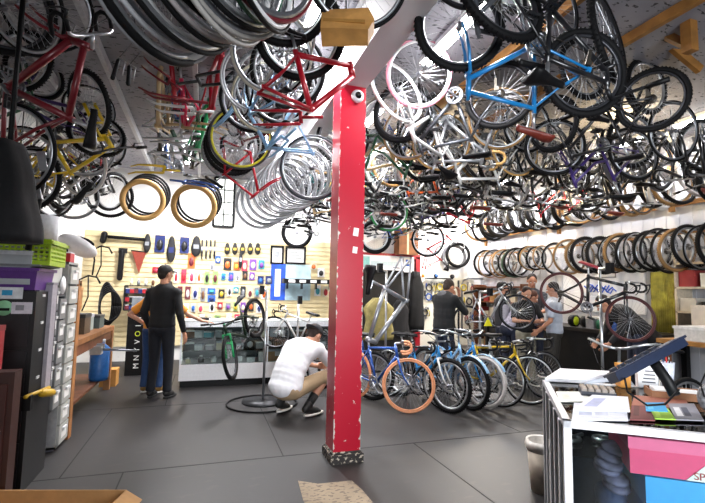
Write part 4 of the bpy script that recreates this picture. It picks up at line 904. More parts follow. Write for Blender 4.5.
# local: x along the front, y away from the camera
LW, LD, LH = 1.5, 1.0, .95; FR = mat('dcdde2', .35, .15, .04); e = .032
CM = Matrix.Translation(A) @ Matrix.Rotation(-TH, 4, 'Z'); CI = CM.inverted()
for x in (0, LW-e):
    for y in (0, LD-e): put('post', M().b2((x, y, 0), (x+e, y+e, LH)), FR, t)
for z in (LH-.03, .02):
    m = M(); put('rail', m, FR, t) if False else None
    m.b2((0, 0, z), (LW, e, z+.03)).b2((0, LD-e, z), (LW, LD, z+.03)).b2((0, e, z), (e, LD-e, z+.03)).b2((LW-e, e, z), (LW, LD-e, z+.03)); put('rail', m, FR, t)
for k in range(4): put('side_slat', M().b2((-.006, .12+k*.2, .05), (.004, .16+k*.2, LH-.03)), FR, t)
put('glass_top', M().b2((e, e, LH-.012), (LW-e, LD-e, LH-.004)), glass(), t)
put('front_glass', M().b2((e, .012, .05), (LW-e, .018, LH-.03)), glass(), t); put('side_glass', M().b2((.012, e, .05), (.018, LD-e, LH-.03)), glass(), t)
put('bottom_board', M().b2((.01, .01, .05), (LW-.01, LD-.01, .08)), mat('4a5468', .6), t); put('back_board', M().b2((.01, LD-.03, .05), (LW-.01, LD-.015, LH-.03)), mat('39415a', .5), t)
put('inner_shelf', M().b2((.03, .45, .66), (LW-.03, LD-.04, .668)), glass(), t)
def loc(px, py, z=LH): p = CI @ onz(px, py, z); return p
def wl(x, y, z): return CM @ V((x, y, z))
def local_thing(name, label, cat, x, y, z, rz=0, grp=None): return thing(name, label, cat, wl(x, y, z), -TH+rz, grp)
# boxes inside
def front_x(px, py, y=.08):   # local x, z of a pixel on the plane y inside the case
    d = CI.to_3x3() @ ray(px, py); o = CI @ CP; k = (y-o.y)/d.y; q = o+d*k; return q.x, q.z
x0, z1 = front_x(629, 436, .1); _, z0 = front_x(640, 474, .1); x1 = LW-.05
t = local_thing('pink_box', 'pink cardboard box inside the glass case on top of the blue box', 'box', x0, .1, z0)
put('carton', M().b2((0, 0, 0), (x1-x0, .4, (z1-z0)*.68)), mat('e8457a', .5, 0, .05), t); put('lid', M().b2((-.006, -.006, (z1-z0)*.68), (x1-x0, .406, z1-z0)), mat('f06a98', .45, 0, .05), t)
xa, za = front_x(686, 474, .095); xb, zb = front_x(704, 453, .095); u = xb-xa
put('white_corner', M().prism([(xa-x0, 0), (xa-x0+.5, 0), (xa-x0+.5, (zb-za)*3), (xa-x0+u*3, (zb-za)*3)] if False else [(xa-x0, 0), (x1-x0, 0), (x1-x0, (z1-z0)*.66), (xa-x0+u*1.6, (z1-z0)*.66)], -.004, -.001), PAPER, t)
text(t, 'SPE', .042, Matrix.Translation((xa-x0+.058, -.006, .02)) @ Matrix.Rotation(PI/2, 4, 'X') , mat('b01c2c', .5))
xbl, _ = front_x(647, 490, .1)
t = local_thing('blue_box', 'bright blue cardboard box under the pink box in the glass case', 'box', xbl, .1, .08); hb = z0-.085
put('carton', M().b2((0, 0, 0), (x1-xbl, .42, hb*.8)), mat('1a86e0', .5, 0, .05), t); put('lid', M().b2((-.006, -.006, hb*.8), (x1-xbl, .426, hb)), mat('3aa4f0', .45, 0, .05), t)
for i, (px, w, d, z, h, c, lab) in enumerate(((615, .14, .3, .08, .5, '27365c', 'dark blue folded jersey pile in the glass case beside the blue box'), (590, .26, .5, .08, .12, '2c3344', 'dark cloth bundle on the floor of the glass case'), (618, .12, .25, .58, .2, '6d6a8a', 'greyish packets standing left of the pink box'))):
    xx, _ = front_x(px, 480, .2)
    m = M()
    for k in range(6): m.ell((random.uniform(-.02, .02), random.uniform(-.02, .02), h*(k+.5)/6), (w*.5, d*.4, h/6*.75), None, 14, 8)
    t = local_thing('folded_clothes' if i < 2 else 'packet_stack', lab, 'clothes' if i < 2 else 'packets', xx, .32, z); put('cloth', m, mat(c, .7, 0, .4, 20), t)
for i in range(7):
    x_ = .12+i*.17; t = local_thing('bicycle_part', '%s silver part from the left on the inner shelf of the front glass case' % ORD[i], 'bicycle part', x_, .68+.06*(i % 2), .67, random.random(), 'silver parts in the front glass case')
    put('ring', M().xf(Matrix()).torus(.045, .012, 20, 8).xf(Matrix.Rotation(PI/2, 4, 'X')).xf(Matrix.Translation((0, 0, .014))), ALU, t); put('arm', M().cap((0, 0, .02), (.11, .02, .02), .01), STEEL, t)
# things on the case top
def sheet(corners, name, label, cat, cols_, z=LH, th=.004, grp=None, rows=0):
    ps = [CI @ onz(x, y, z+.002) for x, y in corners]; c = sum(ps, V())/4
    t = local_thing(name, label, cat, c.x, c.y, z+.001, 0, grp); q = [(p.x-c.x, p.y-c.y) for p in ps]
    m = M().add([(x, y, 0) for x, y in q]+[(x, y, th) for x, y in q], [(3, 2, 1, 0), (4, 5, 6, 7)]+[(i, (i+1) % 4, (i+1) % 4+4, i+4) for i in range(4)]); put('sheet', m, mat(cols_[0], .6, 0, .05), t)
    for k, cc in enumerate(cols_[1:]):
        a = q[0]; u = V((q[1][0]-a[0], q[1][1]-a[1])); v = V((q[3][0]-a[0], q[3][1]-a[1])); f0 = .12+.3*k
        pt_ = lambda s, r: (a[0]+u[0]*s+v[0]*r, a[1]+u[1]*s+v[1]*r)
        P = [pt_(f0, .2), pt_(f0+.24, .2), pt_(f0+.24, .75), pt_(f0, .75)]
        put('print', M().add([(x, y, th) for x, y in P]+[(x, y, th+.0006) for x, y in P], [(3, 2, 1, 0), (4, 5, 6, 7)]+[(i, (i+1) % 4, (i+1) % 4+4, i+4) for i in range(4)]), mat(cc, .6), t)
    return t
sheet([(572, 420), (628, 421), (626, 405), (574, 404)], 'magazine', 'glossy white magazine on the front left of the glass case', 'magazine', ['dde0ea', 'b4b8cc', 'c8cad8'], th=.008)
sheet([(560, 402), (594, 402), (592, 392), (556, 392)], 'paper_sheet', 'cream paper sheet left of the brown adding machine', 'paper', ['efefe8', 'd8d8cc'])
sheet([(573, 411), (630, 412), (628, 398), (592, 396)], 'magazine', 'upper pale magazine lying across the glossy white one', 'magazine', ['e6e6ee', 'aab0d0'], z=LH+.01, th=.008)
sheet([(630, 420), (655, 421), (650, 403), (632, 402)], 'brochure', 'dark red brochure right of the white magazines', 'brochure', ['7c3a3c', '5a2428'])
sheet([(632, 406), (690, 410), (686, 400), (634, 396)], 'folder', 'reddish brown paper folder behind the coloured brochures', 'folder', ['a0604c'], th=.006)
sheet([(655, 419), (676, 420), (668, 409), (650, 409)], 'brochure', 'lime green brochure on the glass case', 'brochure', ['9ac83c', 'b8dc5a'], z=LH+.006)
sheet([(646, 411), (668, 412), (664, 403), (645, 403)], 'brochure', 'bright blue brochure on the glass case', 'brochure', ['2a9ad0', '58b8e0'], z=LH+.009)
sheet([(676, 420), (704, 421), (694, 404), (668, 404)], 'brochure', 'grey and white photo brochure at the right end', 'brochure', ['8a8a94', 'e2e2e6', '44485a'], z=LH+.004)
sheet([(545, 381), (582, 383), (618, 374), (560, 371)], 'paper_tray', 'wide white paper pad at the back left of the glass case', 'paper pad', ['ececf0', 'f4f4f6'], th=.02)
sheet([(584, 384), (620, 381), (622, 374), (600, 375)], 'paper_sheet', 'pale blue sheet behind the white paper pad', 'paper', ['b8c4d4'])
# adding machine
p = loc(599, 398); t = local_thing('adding_machine', 'brown ribbed adding machine with dark base on the glass case', 'calculator', p.x, p.y, LH, -.05)
put('base', M().b2((-.085, -.0, 0), (.085, .15, .028)), mat('202430', .5), t)
for k in range(5): put('key_row', M().b2((-.08+.033*k, .008, .028), (-.056+.033*k, .14, .044)), mat('8a8078', .5), t)
# yellow block, printed white box, terminal with cable
p = loc(626, 388); t = local_thing('yellow_box', 'tall mustard yellow box standing behind the adding machine', 'box', p.x, p.y, LH, .1); put('carton', M().b2((-.028, 0, 0), (.028, .09, .135)), mat('d08a1c', .5, 0, .06), t); put('lid', M().b2((-.03, -.002, .12), (.03, .092, .137)), mat('d8962a', .5), t)
p = loc(648, 388); t = local_thing('magazine_holder', 'white printed flyer holder under the blue terminal', 'flyer holder', p.x, p.y, LH, 0); put('panel', M().b2((-.05, 0, 0), (.055, .06, .14)), WHITE, t)
for k in range(4): put('print', M().b2((-.03+.006*k, -.002, .03+.022*k), (.04, 0, .038+.022*k)), mat('55565c', .6), t)
put('flap', M().b2((-.05, .0, .14), (-.02, .06, .185)), mat('d88a5a', .5), t)
p = loc(668, 387); t = local_thing('drinking_cup', 'clear plastic cup of pens beside the flyer holder', 'cup', p.x, p.y, LH, 0); put('cup', M().lathe([(.028, 0), (.04, .15), (.037, .15), (.026, .005)], 20), mat('b8bcc8', .2, 0, .2, 30), t)
for k in range(3): put('pen', M().tube([(.01*k-.01, 0, .02), (.02*k-.02, .01*k, .18)], .004, 6), mat(['22345a', 'c02a30', '222222'][k], .4), t)
c = dep(643, 355, 2.15); ax = (dep(679, 340, 2.2)-dep(611, 376, 2.1)); L_ = ax.length
mxx = frame_mx(dep(611, 376, 2.1), ax, cu+cf*.5); t = thing('card_terminal', 'dark blue register display tilted on a stand above the glass case', 'register'); t.matrix_world = mxx
put('body', M().b2((0, -.035, -.035), (L_, .04, -.0)), mat('101c34', .35), t); put('screen_bezel', M().b2((-.005, -.05, 0), (L_+.005, .05, .012)), mat('1b2236', .3), t); put('screen', M().b2((.015, -.04, .012), (L_-.015, .04, .014)), mat('6a7488', .15), t)
for k in range(6): put('key', M().b2((.03+k*.05, .01, .012), (.06+k*.05, .035, .026)), mat('4a4f5c', .5), t)
put('stand', M().tube([(L_*.55, 0, -.04), (L_*.6, .03, -.14), (L_*.55, .02, -.2)], .025, 10), BLACK, t)
put('cable', M().tube([(.02, -.05, -.03), (-.03, -.08, -.08), (.0, -.1, -.16), (.08, -.1, -.19), (.2, -.08, -.17)], .005, 6), BLACK, t)
p = loc(672, 400); t = local_thing('wooden_tray', 'shallow brown tray of papers behind the brochures', 'tray', p.x+.03, p.y, LH, -.05); put('tray', M().b2((-.12, 0, 0), (.14, .16, .012)).b2((-.12, -.004, 0), (.14, .004, .04)).b2((-.12, .156, 0), (.14, .164, .04)).b2((-.124, 0, 0), (-.116, .16, .04)).b2((.136, 0, 0), (.144, .16, .04)), mat('8a5a34', .6), t)
put('papers', M().b2((-.1, .02, .012), (-.01, .14, .045)).b2((.01, .03, .012), (.12, .14, .038)), PAPER, t)
p = loc(700, 412); t = local_thing('plastic_bag', 'black and white patterned pouch at the right edge of the glass case', 'pouch', p.x+.06, p.y, LH, 0); put('pouch', M().ell((0, 0, .07), (.07, .05, .075)), mat('7d7d80', .4, 0, .8, 40), t); put('cord', M().tube([(-.05, -.03, .08), (-.07, -.05, .14), (-.04, -.04, .2)], .004, 6), BLACK, t)
# white basket beside the case
p = onz(541, 500, 0); t = thing('waste_basket', 'worn white plastic waste basket beside the glass case', 'basket', (p.x+.13, p.y+.12, 0)); put('bucket', M().lathe([(.09, 0), (.115, .33), (.108, .33), (.085, .01)], 24), mat('c9bfae', .6, 0, .2, 12), t); put('liner', M().lathe([(.118, .3), (.13, .34), (.12, .38), (.10, .37), (.104, .3)], 24), mat('d8d4cc', .5, 0, .2, 20), t)
# ---------------------------------------------- bench, table, right wall
t = thing('repair_bench', 'long dark repair bench along the right wall behind the workstand bicycle', 'workbench', (6.15, 4.7, 0))
put('benchtop', M().b2((0, 0, .88), (.75, 4.0, .94)), mat('26221f', .5, 0, .3, 6), t); put('front_panel', M().b2((.05, .05, .1), (.08, 3.95, .88)), mat('121214', .7, 0, .2), t)
for y in (0, 3.92): put('leg', M().b2((0, y, 0), (.08, y+.08, .88)), BLACK, t); put('leg', M().b2((.67, y, 0), (.75, y+.08, .88)), BLACK, t)
for i, (px, c, nm, k) in enumerate(((574, 'c6e01c', 'neon yellow rag bundle', 2), (586, '2a2b2e', 'black tyre lever box', 2), (600, '1f6a4a', 'green spray bottle', 1), (607, 'e2e2e6', 'white oil bottle', 1), (615, '2a5ab0', 'blue grease tub', 0), (593, '8d9096', 'grey parts tin', 0))):
    y = onX(px, 318, 6.35).y; item((6.35, y, .94), (.16, .16, .2), c, nm+' on the dark repair bench', 'bench_item', 'bench item', None, 0, k)
t = thing('wooden_table', 'light wooden table top at the right edge', 'table', (0, 0, 0)); a = onz(656, 338, 1.0); a = V((a.x, a.y, 0)); t.location = a
put('tabletop', M().b2((0, -1.5, .95), (1.6, 0, 1.0)), WOOD, t); 
for x in (.05, 1.5):
    for y in (-1.45, -.1): put('leg', M().b2((x, y, 0), (x+.06, y+.06, .95)), DWOOD, t)
t = thing('plastic_box', 'clear white plastic storage box on the light wooden table', 'box', (a.x+.1, a.y-.5, 1.0)); put('body', M().b2((0, 0, 0), (.6, .35, .13)), mat('c9c6c0', .35, 0, .1), t); put('lid', M().b2((-.01, -.01, .13), (.61, .36, .16)), mat('dcdad6', .35), t)
bx((a.x+.9, a.y-.1, 1.0), (.4, .3, .4), 'cfc4b4', 'pale carton behind the plastic storage box', 'cardboard_box', 'box')
XW = XR-.03
def wp(x0, y0, x1, y1, X=XW): a = onX(x0, (y0+y1)/2, X).y; b = onX(x1, (y0+y1)/2, X).y; c = onX((x0+x1)/2, y1, X).z; d = onX((x0+x1)/2, y0, X).z; return min(a, b), c, max(a, b), d
y0, z0, y1, z1 = wp(564, 262, 645, 302); z0 = 1.2; z1 = 2.05
t = thing('whiteboard', 'large whiteboard with blue scribbles on the right wall', 'whiteboard', (XW, y0, z0)); put('panel', M().b2((-.02, 0, 0), (.02, y1-y0, z1-z0)), mat('f4f4f6', .3, 0, .02), t)
m = M(); L_ = y1-y0
for k in range(4): m.tube([(-.026, L_*(.3+.04*k)+.05*j*1.2, .38+.05*math.sin(j*2+k)+.03*k) for j in range(9)], .012, 5)
put('scribble', m, mat('1d56c8', .5), t); put('drawing', M().b2((-.026, L_*.3, .62), (-.02, L_*.6, .64)).b2((-.026, L_*.3, .72), (-.02, L_*.62, .735)).b2((-.026, L_*.3, .62), (-.02, L_*.31, .73)), mat('8a8c90', .5), t)
y0, z0, y1, z1 = wp(654, 262, 688, 330); z0 = .95; z1 = 1.95
m = M(); m.m = 0; m.b2((XW-.05, y0, z0), (XW+.02, y0+.05, z1)).b2((XW-.05, y1-.05, z0), (XW+.02, y1, z1)).b2((XW-.05, y0, z1-.05), (XW+.02, y1, z1)).b2((XW-.05, (y0+y1)/2-.02, z0), (XW+.02, (y0+y1)/2+.02, z1)); m.m = 1; m.b2((XW, y0, z0), (XW+.02, y1, z1)); struct('window_2', m, [mat('d8d0bc', .5), mat('8c9a4a', .5, 0, .2, 6, emit=.35)])
m = M()
for k in range(26): m.tube([(XW-.08, y0+.05+(y1-y0-.1)*k/25, z1-.06), (XW-.08-.02*(k % 2), y0+.05+(y1-y0-.1)*k/25, z0)], .03, 6)
t = thing('curtain', 'yellow green curtain over the window on the right wall', 'curtain', (0, 0, 0)); put('fabric', m, mat('9c9438', .8, 0, .4, 8), t)
t = thing('storage_shelf', 'pale wooden shelf with boxes on the right wall beside the curtain', 'shelf', (XW-.35, y0-1.3, .9))
for k in range(4): put('shelf_board', M().b2((0, 0, .02+k*.35), (.33, 1.25, .05+k*.35)), mat('c8bca8', .6), t)
for y in (0, 1.22): put('side_panel', M().b2((0, y, 0), (.33, y+.03, 1.3)), mat('c8bca8', .6), t)
for k in range(3):
    for j in range(4): bx((XW-.2, y0-1.1+j*.3, .95+k*.35), (.22, .22, .14+.05*((j+k) % 3)), [['c8ccd4', '3a62a8', 'a8b4c8', '1a1a1c'], ['e2e2e2', 'b02a30', '1b1b1e', 'c9c4b8'], ['1b1b1e', '26262a', 'dcd8d0', 'a03a3a']][k][j], '%s box from the camera on the %s board of the pale shelf' % (ORD[j], ['lowest', 'middle', 'top'][k]), 'storage_box', 'box', 'boxes on the pale shelf')
# crowded shelving behind the men, in the back right corner
t = thing('parts_shelf', 'brown shelving full of parts on the right wall behind the group of men', 'shelf', (6.55, 7.95, 0))
for k in range(5): put('shelf_board', M().b2((0, 0, .2+k*.36), (.38, 1.8, .23+k*.36)), DWOOD, t)
for y in (0, 1.77): put('side_panel', M().b2((0, y, 0), (.38, y+.03, 1.72)), DWOOD, t)
for k in range(4):
    for j in range(7): bx((6.74, 8.1+j*.25, .23+k*.36), (.2, .18, .12+.05*((j*2+k) % 4)), random.choice(['a03a3a', 'c9c4b8', '6d4a30', 'e2ddd0', '3a3a3e', 'b08a5a']), '%s box from the camera on the %s board of the brown shelving' % (ORD[j], ['lowest', 'second', 'third', 'top'][k]), 'storage_box', 'box', 'boxes on the brown shelving')
# wall rails
timber('wall_rail', (XW-.03, .8, 2.93), (XW-.03, 9.9, 2.93), .05, .07, 'long wooden rail along the right wall between the two rows of wheels')
timber('wall_rail', (XW-.25, 3.0, 2.44), (XW-.25, 9.8, 2.44), .03, .03, 'thin lower rail carrying the lower row of wheels on the right wall')
for i, (px, y0_, y1_) in enumerate(((672, 170, 212), (559, 198, 234), (486, 215, 246))):
    a = onX(px, y1_, XW-.35); timber('hanging_strut', (a.x, a.y, a.z), (a.x, a.y+.001, 3.9), .06, .06, ['wooden strut hanging from the ceiling at the far right of the upper wheel row', 'wooden strut in the middle of the upper wheel row', 'wooden strut at the back corner end of the upper wheel row'][i])
p = onX(672, 139, 5.6); t = thing('white_carton', 'small white carton hanging on the dark bicycles at the upper right', 'carton', p); put('carton', M().box((0, 0, 0), (.2, .12, .14)), PAPER, t); put('cord', M().tube([(0, 0, .07), (0, 0, 3.9-p.z)], .005, 5), DKMET, t)
# ---------------------------------------------------- ceiling bicycles
def hp(px, py, z=3.5): return onz(px, py, z)
paints = {'black': mat('1a1b1f', .3, .2, .05, coat=.5), 'silver': mat('b4b7bb', .3, .6, .05), 'blue': mat('1f4f9c', .3, .2, .05, coat=.5), 'sky blue': mat('1b7fc0', .3, .1, .05, coat=.5), 'dark green': mat('1c4a30', .3, .1, .05, coat=.5), 'red': mat('b01226', .3, .1, .05, coat=.5), 'maroon': mat('7a1220', .35, .1, .08, coat=.5),
  'white': mat('d8d8d6', .35, 0, .04, coat=.3), 'yellow': mat('d8b61c', .35, 0, .05, coat=.4), 'purple': mat('3c2a6a', .35, .1, .05), 'tan': mat('b49a70', .45, .1, .08), 'grey': mat('55585e', .35, .4, .05), 'orange': mat('c8551c', .35, .1, .05), 'light blue': mat('8ab4d8', .35, .1, .05, coat=.3), 'teal': mat('1f8a8a', .35, .1, .05), 'pink': mat('e0305a', .35, .1, .05), 'green': mat('1c9a5a', .35, .1, .05)}
TAN = mat('b08a50', .7, 0, .15, 50); WTIRE = mat('d4d0cc', .6, 0, .05); GUM = mat('8a6a40', .7, 0, .15, 50); PINKT = mat('d88a9c', .6, 0, .04); PEACH = mat('d8936a', .6, 0, .05); BROWNS = mat('6a2418', .5, 0, .15); DKRIM = mat('3a3b40', .35, .6)
def up_bike(kind, paint, f, r, label, z=3.5, **k):
    F = hp(*f, z); R = hp(*r, z); d = F-R; s = d.length
    if s > 1.12 or s < .85:      # keep a real wheelbase
        c = (F+R)/2; d = d.normalized()*min(max(s, .9), 1.08); F = c+d/2; R = c-d/2
    upv = k.pop('upv', V((random.uniform(-.06, .06), random.uniform(-.06, .06), -1)))
    return place(bike(kind, paints[paint], label, 'bicycles hanging upside down from the ceiling', **k), F, R, upv)
random.seed(5)
B1 = dict(bk='mtb', wk='mtb', rim=DKRIM)
place(bike('road', paints['sky blue'], 'bright blue mountain bicycle hanging upside down with a brown saddle', 'bicycles hanging upside down from the ceiling', seat=BROWNS, turn=.05, bars=False, **B1), dep(460, 26, 3.12), dep(584, 73, 3.2), cr*.04-cu)
up_bike('road', 'black', (611, 37), (500, -4), 'black bicycle with teal decals hanging upside down closest to the camera', turn=-.35, upv=V((-.1, -.25, -1)), **B1)
up_bike('road', 'grey', (402, 112), (500, 95), 'dark bicycle hanging upside down directly behind the bright blue one', z=3.55, bars=False, **B1)
place(bike('road', paints['white'], 'white racing bicycle hanging upside down next to the camera dome', 'bicycles hanging upside down from the ceiling', tire=WTIRE, turn=.2, bars=False), dep(398, 91, 4.5), dep(452, 140, 5.2), cr*.4-cu)
loose_wheel(dep(419, 74, 4.4), (-.25, -.9, -.35), 'white wheel with a pink and white tyre under the fluorescent tube', 'loose wheels among the ceiling bicycles', 'road', PINKT, WHITE)
place(bike('road', paints['silver'], 'silver road bicycle hanging upside down behind the white racing one', 'bicycles hanging upside down from the ceiling', tire=GUM, turn=-.3, grips=TAN), dep(500, 118, 4.7), dep(410, 132, 5.1), cr*-.1-cu)
up_bike('road', 'black', (552, 124), (652, 100), 'black mountain bicycle hanging just below the bright blue one', z=3.4, turn=.3, **B1)
up_bike('mtb', 'black', (645, 86), (585, 70), 'black bicycle with bright silver rims under the short wooden post', z=3.7)
up_bike('road', 'grey', (470, -30), (540, 2), 'dark grey bicycle cut by the top edge above the bright blue one', z=3.6, rim=DKRIM, bars=False)
place(bike('city', paints['blue'], 'blue step-through bicycle hanging beside the red pillar', 'bicycles hanging upside down from the ceiling', tire=WTIRE, turn=.3, fend=STEEL), dep(384, 120, 5.6), dep(445, 122, 6.0), -cu)
# dense field right of the beam
names = ['black', 'silver', 'black', 'blue', 'grey', 'black', 'dark green', 'white', 'red', 'black', 'tan', 'purple', 'yellow', 'silver', 'teal', 'orange', 'grey', 'black']
cnt = 0
for ci, (xc, y0, y1, step) in enumerate(((1.95, 4.75, 9.5, .34), (3.05, 4.3, 9.5, .34), (4.2, 3.9, 9.3, .36), (5.3, 3.4, 5.6, .36))):
    n = int((y1-y0)/step)+1
    for i in range(n):
        y = y0+i*step+random.uniform(-.06, .06); yaw = random.uniform(-.28, .28); flip = random.choice((-1, 1)); z = 3.48+random.uniform(-.1, .06)
        # the pair hangs lower near the back
        z -= .0 if i % 2 else .2
        kind = random.choice(['road', 'mtb', 'road', 'city'] if ci < 2 else ['mtb', 'mtb', 'road', 'city'])
        c = V((xc+random.uniform(-.12, .12), y, z)); d = V((math.cos(yaw), math.sin(yaw), random.uniform(-.08, .08)))*.5*random.uniform(.96, 1.04)*flip
        pn = random.choice(names if ci < 2 else ['black', 'black', 'grey', 'dark green', 'purple', 'black', 'silver', 'blue', 'black', 'red'])
        tr = random.choice([RUBBER, RUBBER, RUBBER, RUBBER, GUM, TAN, WTIRE]) if ci < 2 else RUBBER
        kn = {'road': 'road', 'mtb': 'mountain', 'city': 'city'}[kind]
        b = bike(kind, paints[pn], '%s %s bicycle, %s back in the %s hanging column right of the beam' % (pn, kn, ORD[i], ORD[ci]), 'bicycles hanging upside down from the ceiling', tire=tr, turn=random.uniform(-.6, .6), rim=random.choice([ALU, ALU, DKRIM, STEEL]), seat=random.choice([BLACK, BLACK, BROWNS]), fend=STEEL if kind == 'city' and random.random() < .4 else None)
        place(b, c+d, c-d, V((random.uniform(-.1, .1), random.uniform(-.15, .15), -1)))
        cnt += 1
# reflectors seen as red dots are part of those; loose wheels low among them
for i, (px, py, d, k, tr, lab) in enumerate(((389, 212, 7.6, 'city', mat('1c7a3c', .5), 'green tyred wheel low among the ceiling bicycles above the doorway'), (375, 237, 8.6, 'mtb', RUBBER, 'fat black wheel hanging just right of the pillar above the doorway'), (428, 240, 8.6, 'city', RUBBER, 'black wheel with a red fork hanging above the doorway'))):
    loose_wheel(dep(px, py, d), (-.2, -1, -.1), lab, 'loose wheels among the ceiling bicycles', 'fat' if k == 'mtb' else k, tr)
f = bike('city', paints['red'], 'red curved bicycle frame hanging above the right side of the doorway', None, wheels=(0, 0), crank=False, name='frameset'); place(f, dep(438, 225, 8.7), dep(424, 268, 8.7), V((1, 0, .2)))
f = bike('mtb', paints['blue'], 'blue bicycle frame hanging above the doorway below the green wheel', None, wheels=(0, 0), crank=False, bars=False, name='frameset'); place(f, dep(398, 222, 8.2), dep(382, 238, 8.2), V((.3, 0, -1)))
# tyres on the back wall
for i, (px, py, dx) in enumerate(((458, 255, 0), (454, 257, -.06))):
    loose_tyre(onY(px, py, 9.75+i*.08), (-.25, -1, 0), ['outer black tyre of the pair on the white wall above the tool board', 'inner grey tyre of the pair on the white wall above the tool board'][i], 'tyres above the tool board', 'fat', RUBBER if i == 0 else mat('5a5a5e', .7), .98)
loose_wheel(onY(297, 233, 9.3), (-.2, -1, -.2), 'fat black wheel with solid white disc low above the framed certificates', None, 'fat', RUBBER, WHITE, 1.0)
# ------------------------------------------ rows of wheels on the right wall
random.seed(8)
n = 34
for i in range(n):
    f = i/(n-1); y = 9.15-(9.15-3.9)*f+random.uniform(-.03, .03)
    if 8 < i < 13: s = .78
    elif i in (13, 15, 17): continue
    else: s = 1.
    z = 2.54-.3*s+random.uniform(-.04, .02)
    tr = random.choice([RUBBER, RUBBER, RUBBER, RUBBER, GUM]); tr = mat('2f5a44', .5) if i == 6 else tr
    loose_wheel((6.54+random.uniform(-.05, .05), y, z-.02), (random.uniform(-.25, -.0), -1, random.uniform(-.12, .12)), '%s bicycle wheel from the back corner on the lower wall rail' % (ORD[i] if i < 30 else 'thirty '+ORD[i-30]), 'wheels on the lower rail of the right wall', random.choice(['road', 'city', 'mtb']), tr, random.choice([ALU, ALU, DKRIM, STEEL]), s*random.uniform(.95, 1.02), random.random(), cass=i % 2 == 0)
n = 40
ORD += ['thirty-'+q for q in ORD[:9]]+['fortieth']
for i in range(n):
    f = i/(n-1); y = 9.2-(9.2-3.0)*f+random.uniform(-.08, .08)
    tr = random.choice([RUBBER, RUBBER, RUBBER, RUBBER, GUM, WTIRE if i > 14 else RUBBER]); z = 3.13+random.uniform(-.06, .06)
    lab = 'from the back corner in the row above the wall rail'
    if i % 3 == 1: loose_tyre((6.4+random.uniform(-.16, .1), y, z), (random.uniform(-.3, .1), -1, random.uniform(-.2, .2)), '%s hanging tyre or wheel %s' % (ORD[i], lab), 'tyres on the upper row of the right wall', random.choice(['mtb', 'fat']), tr if tr is not DKRIM else RUBBER)
    else: loose_wheel((6.4+random.uniform(-.16, .1), y, z), (random.uniform(-.3, .1), -1, random.uniform(-.2, .2)), '%s hanging wheel %s' % (ORD[i], lab), 'wheels on the upper row of the right wall', random.choice(['road', 'mtb', 'fat']), tr, random.choice([ALU, DKRIM, STEEL]), 1., random.random())
# ------------------------------------------------ left half of the ceiling
# coaxial stack of road wheels close overhead
c0 = V((-.20, 1.49, 2.585)); nn = V((.789, -.614, .0)); step = V((.33, -.26, .07))/15
tc = [RUBBER, mat('8a8a8e', .5), mat('c7c7cc', .5), RUBBER, mat('c3beb8', .5), RUBBER, mat('b0a8a8', .5), RUBBER, mat('b8b4b0', .5), RUBBER, mat('8a8784', .5), mat('a09c98', .5), mat('0f6a48', .5), RUBBER, mat('6a1220', .5), mat('c3beb8', .5), mat('b0a81c', .5)]  # some tyres really pale, extra pale ones stand in for highlights
tn = ['black', 'grey', 'silver', 'black', 'pale', 'black', 'pinkish grey', 'black', 'silver', 'black', 'grey', 'light grey', 'green', 'black', 'maroon', 'pale grey', 'yellow']
for i in range(15):
    c = c0+step*i+V((0, 0, random.uniform(-.03, .03))); loose_wheel(c, nn+V((random.uniform(-.12, .12), random.uniform(-.12, .12), random.uniform(-.16, .16))), '%s rimmed road wheel, %s from the left in the big stack overhead' % (tn[i], ORD[i]), 'stack of road wheels overhead at the top left', 'road' if i == 0 else 'thin', tc[i], [ALU, WHITE, STEEL][i % 3], 1., random.random())
t = thing('hanging_pole', 'grey metal pole through the stack of road wheels overhead', 'pole', c0); put('pole', M().tube([-nn*.12+V((0, 0, .1)), nn*.55+V((0, 0, .22))], .014, 8), STEEL, t)
for k in (-.1, .5): put('hanging_cord', M().tube([nn*k+V((0, 0, .12)), nn*k+V((0, 0, 3.9-c0.z))], .006, 5), STEEL, t)
# maroon bicycle hanging by its front wheel at the left
b = bike('road', paints['maroon'], 'maroon bicycle hanging nose up by its front wheel at the upper left', 'bicycles hanging on the left side', fk='stout', turn=.5, rim=ALU)
place(b, dep(26, 6, 2.95), dep(10, 150, 3.0), cr*.96-cu*.27)
def nose(kind, paint, f, df, r, dr, upv, label, **k):
    b = bike(kind, paints[paint], label, 'bicycles hanging on the left side', **k); F = dep(*f, df); R = dep(*r, dr); d = F-R; s = d.length
    if not .88 < s < 1.1: c = (F+R)/2; d = d.normalized()*min(max(s, .9), 1.08); F = c+d/2; R = c-d/2
    return place(b, F, R, upv)
nose('mtb', 'yellow', (92, 104), 4.6, (30, 178), 4.6, cr*.75-cu*.6, 'yellow bicycle hanging behind the maroon one', turn=.6)
nose('road', 'yellow', (20, 128), 5.6, (88, 170), 5.3, cr*.1-cu*1., 'slim yellow bicycle frame with wheels low beside the black bag', turn=.3, tire=WTIRE)
nose('mtb', 'purple', (40, 80), 4.9, (92, 130), 5.0, cr*.6-cu*.8, 'purple and black bicycle hanging in the tangle on the left', turn=-.4)
nose('road', 'black', (86, 112), 5.4, (30, 150), 5.0, -cu, 'black racing bicycle in the tangle on the left')
nose('mtb', 'black', (108, 192), 6.6, (60, 196), 5.9, cu*.9+cr*.3, 'black bicycle low at the left over the slatwall', rim=ALU)
nose('mtb', 'dark green', (10, 70), 4.2, (-40, 110), 4.2, cr*.5-cu*.8, 'dark green bicycle behind the maroon frame at the left edge')
nose('road', 'silver', (70, 150), 5.8, (18, 190), 5.4, cr*.6-cu*.7, 'silver racing bicycle low in the tangle on the left', turn=.5)
loose_wheel(dep(4, 8, 3.3), (.3, -1, -.5), 'dark wheel cut by the top left corner', 'wheels in the left tangle', 'mtb', RUBBER, DKRIM)
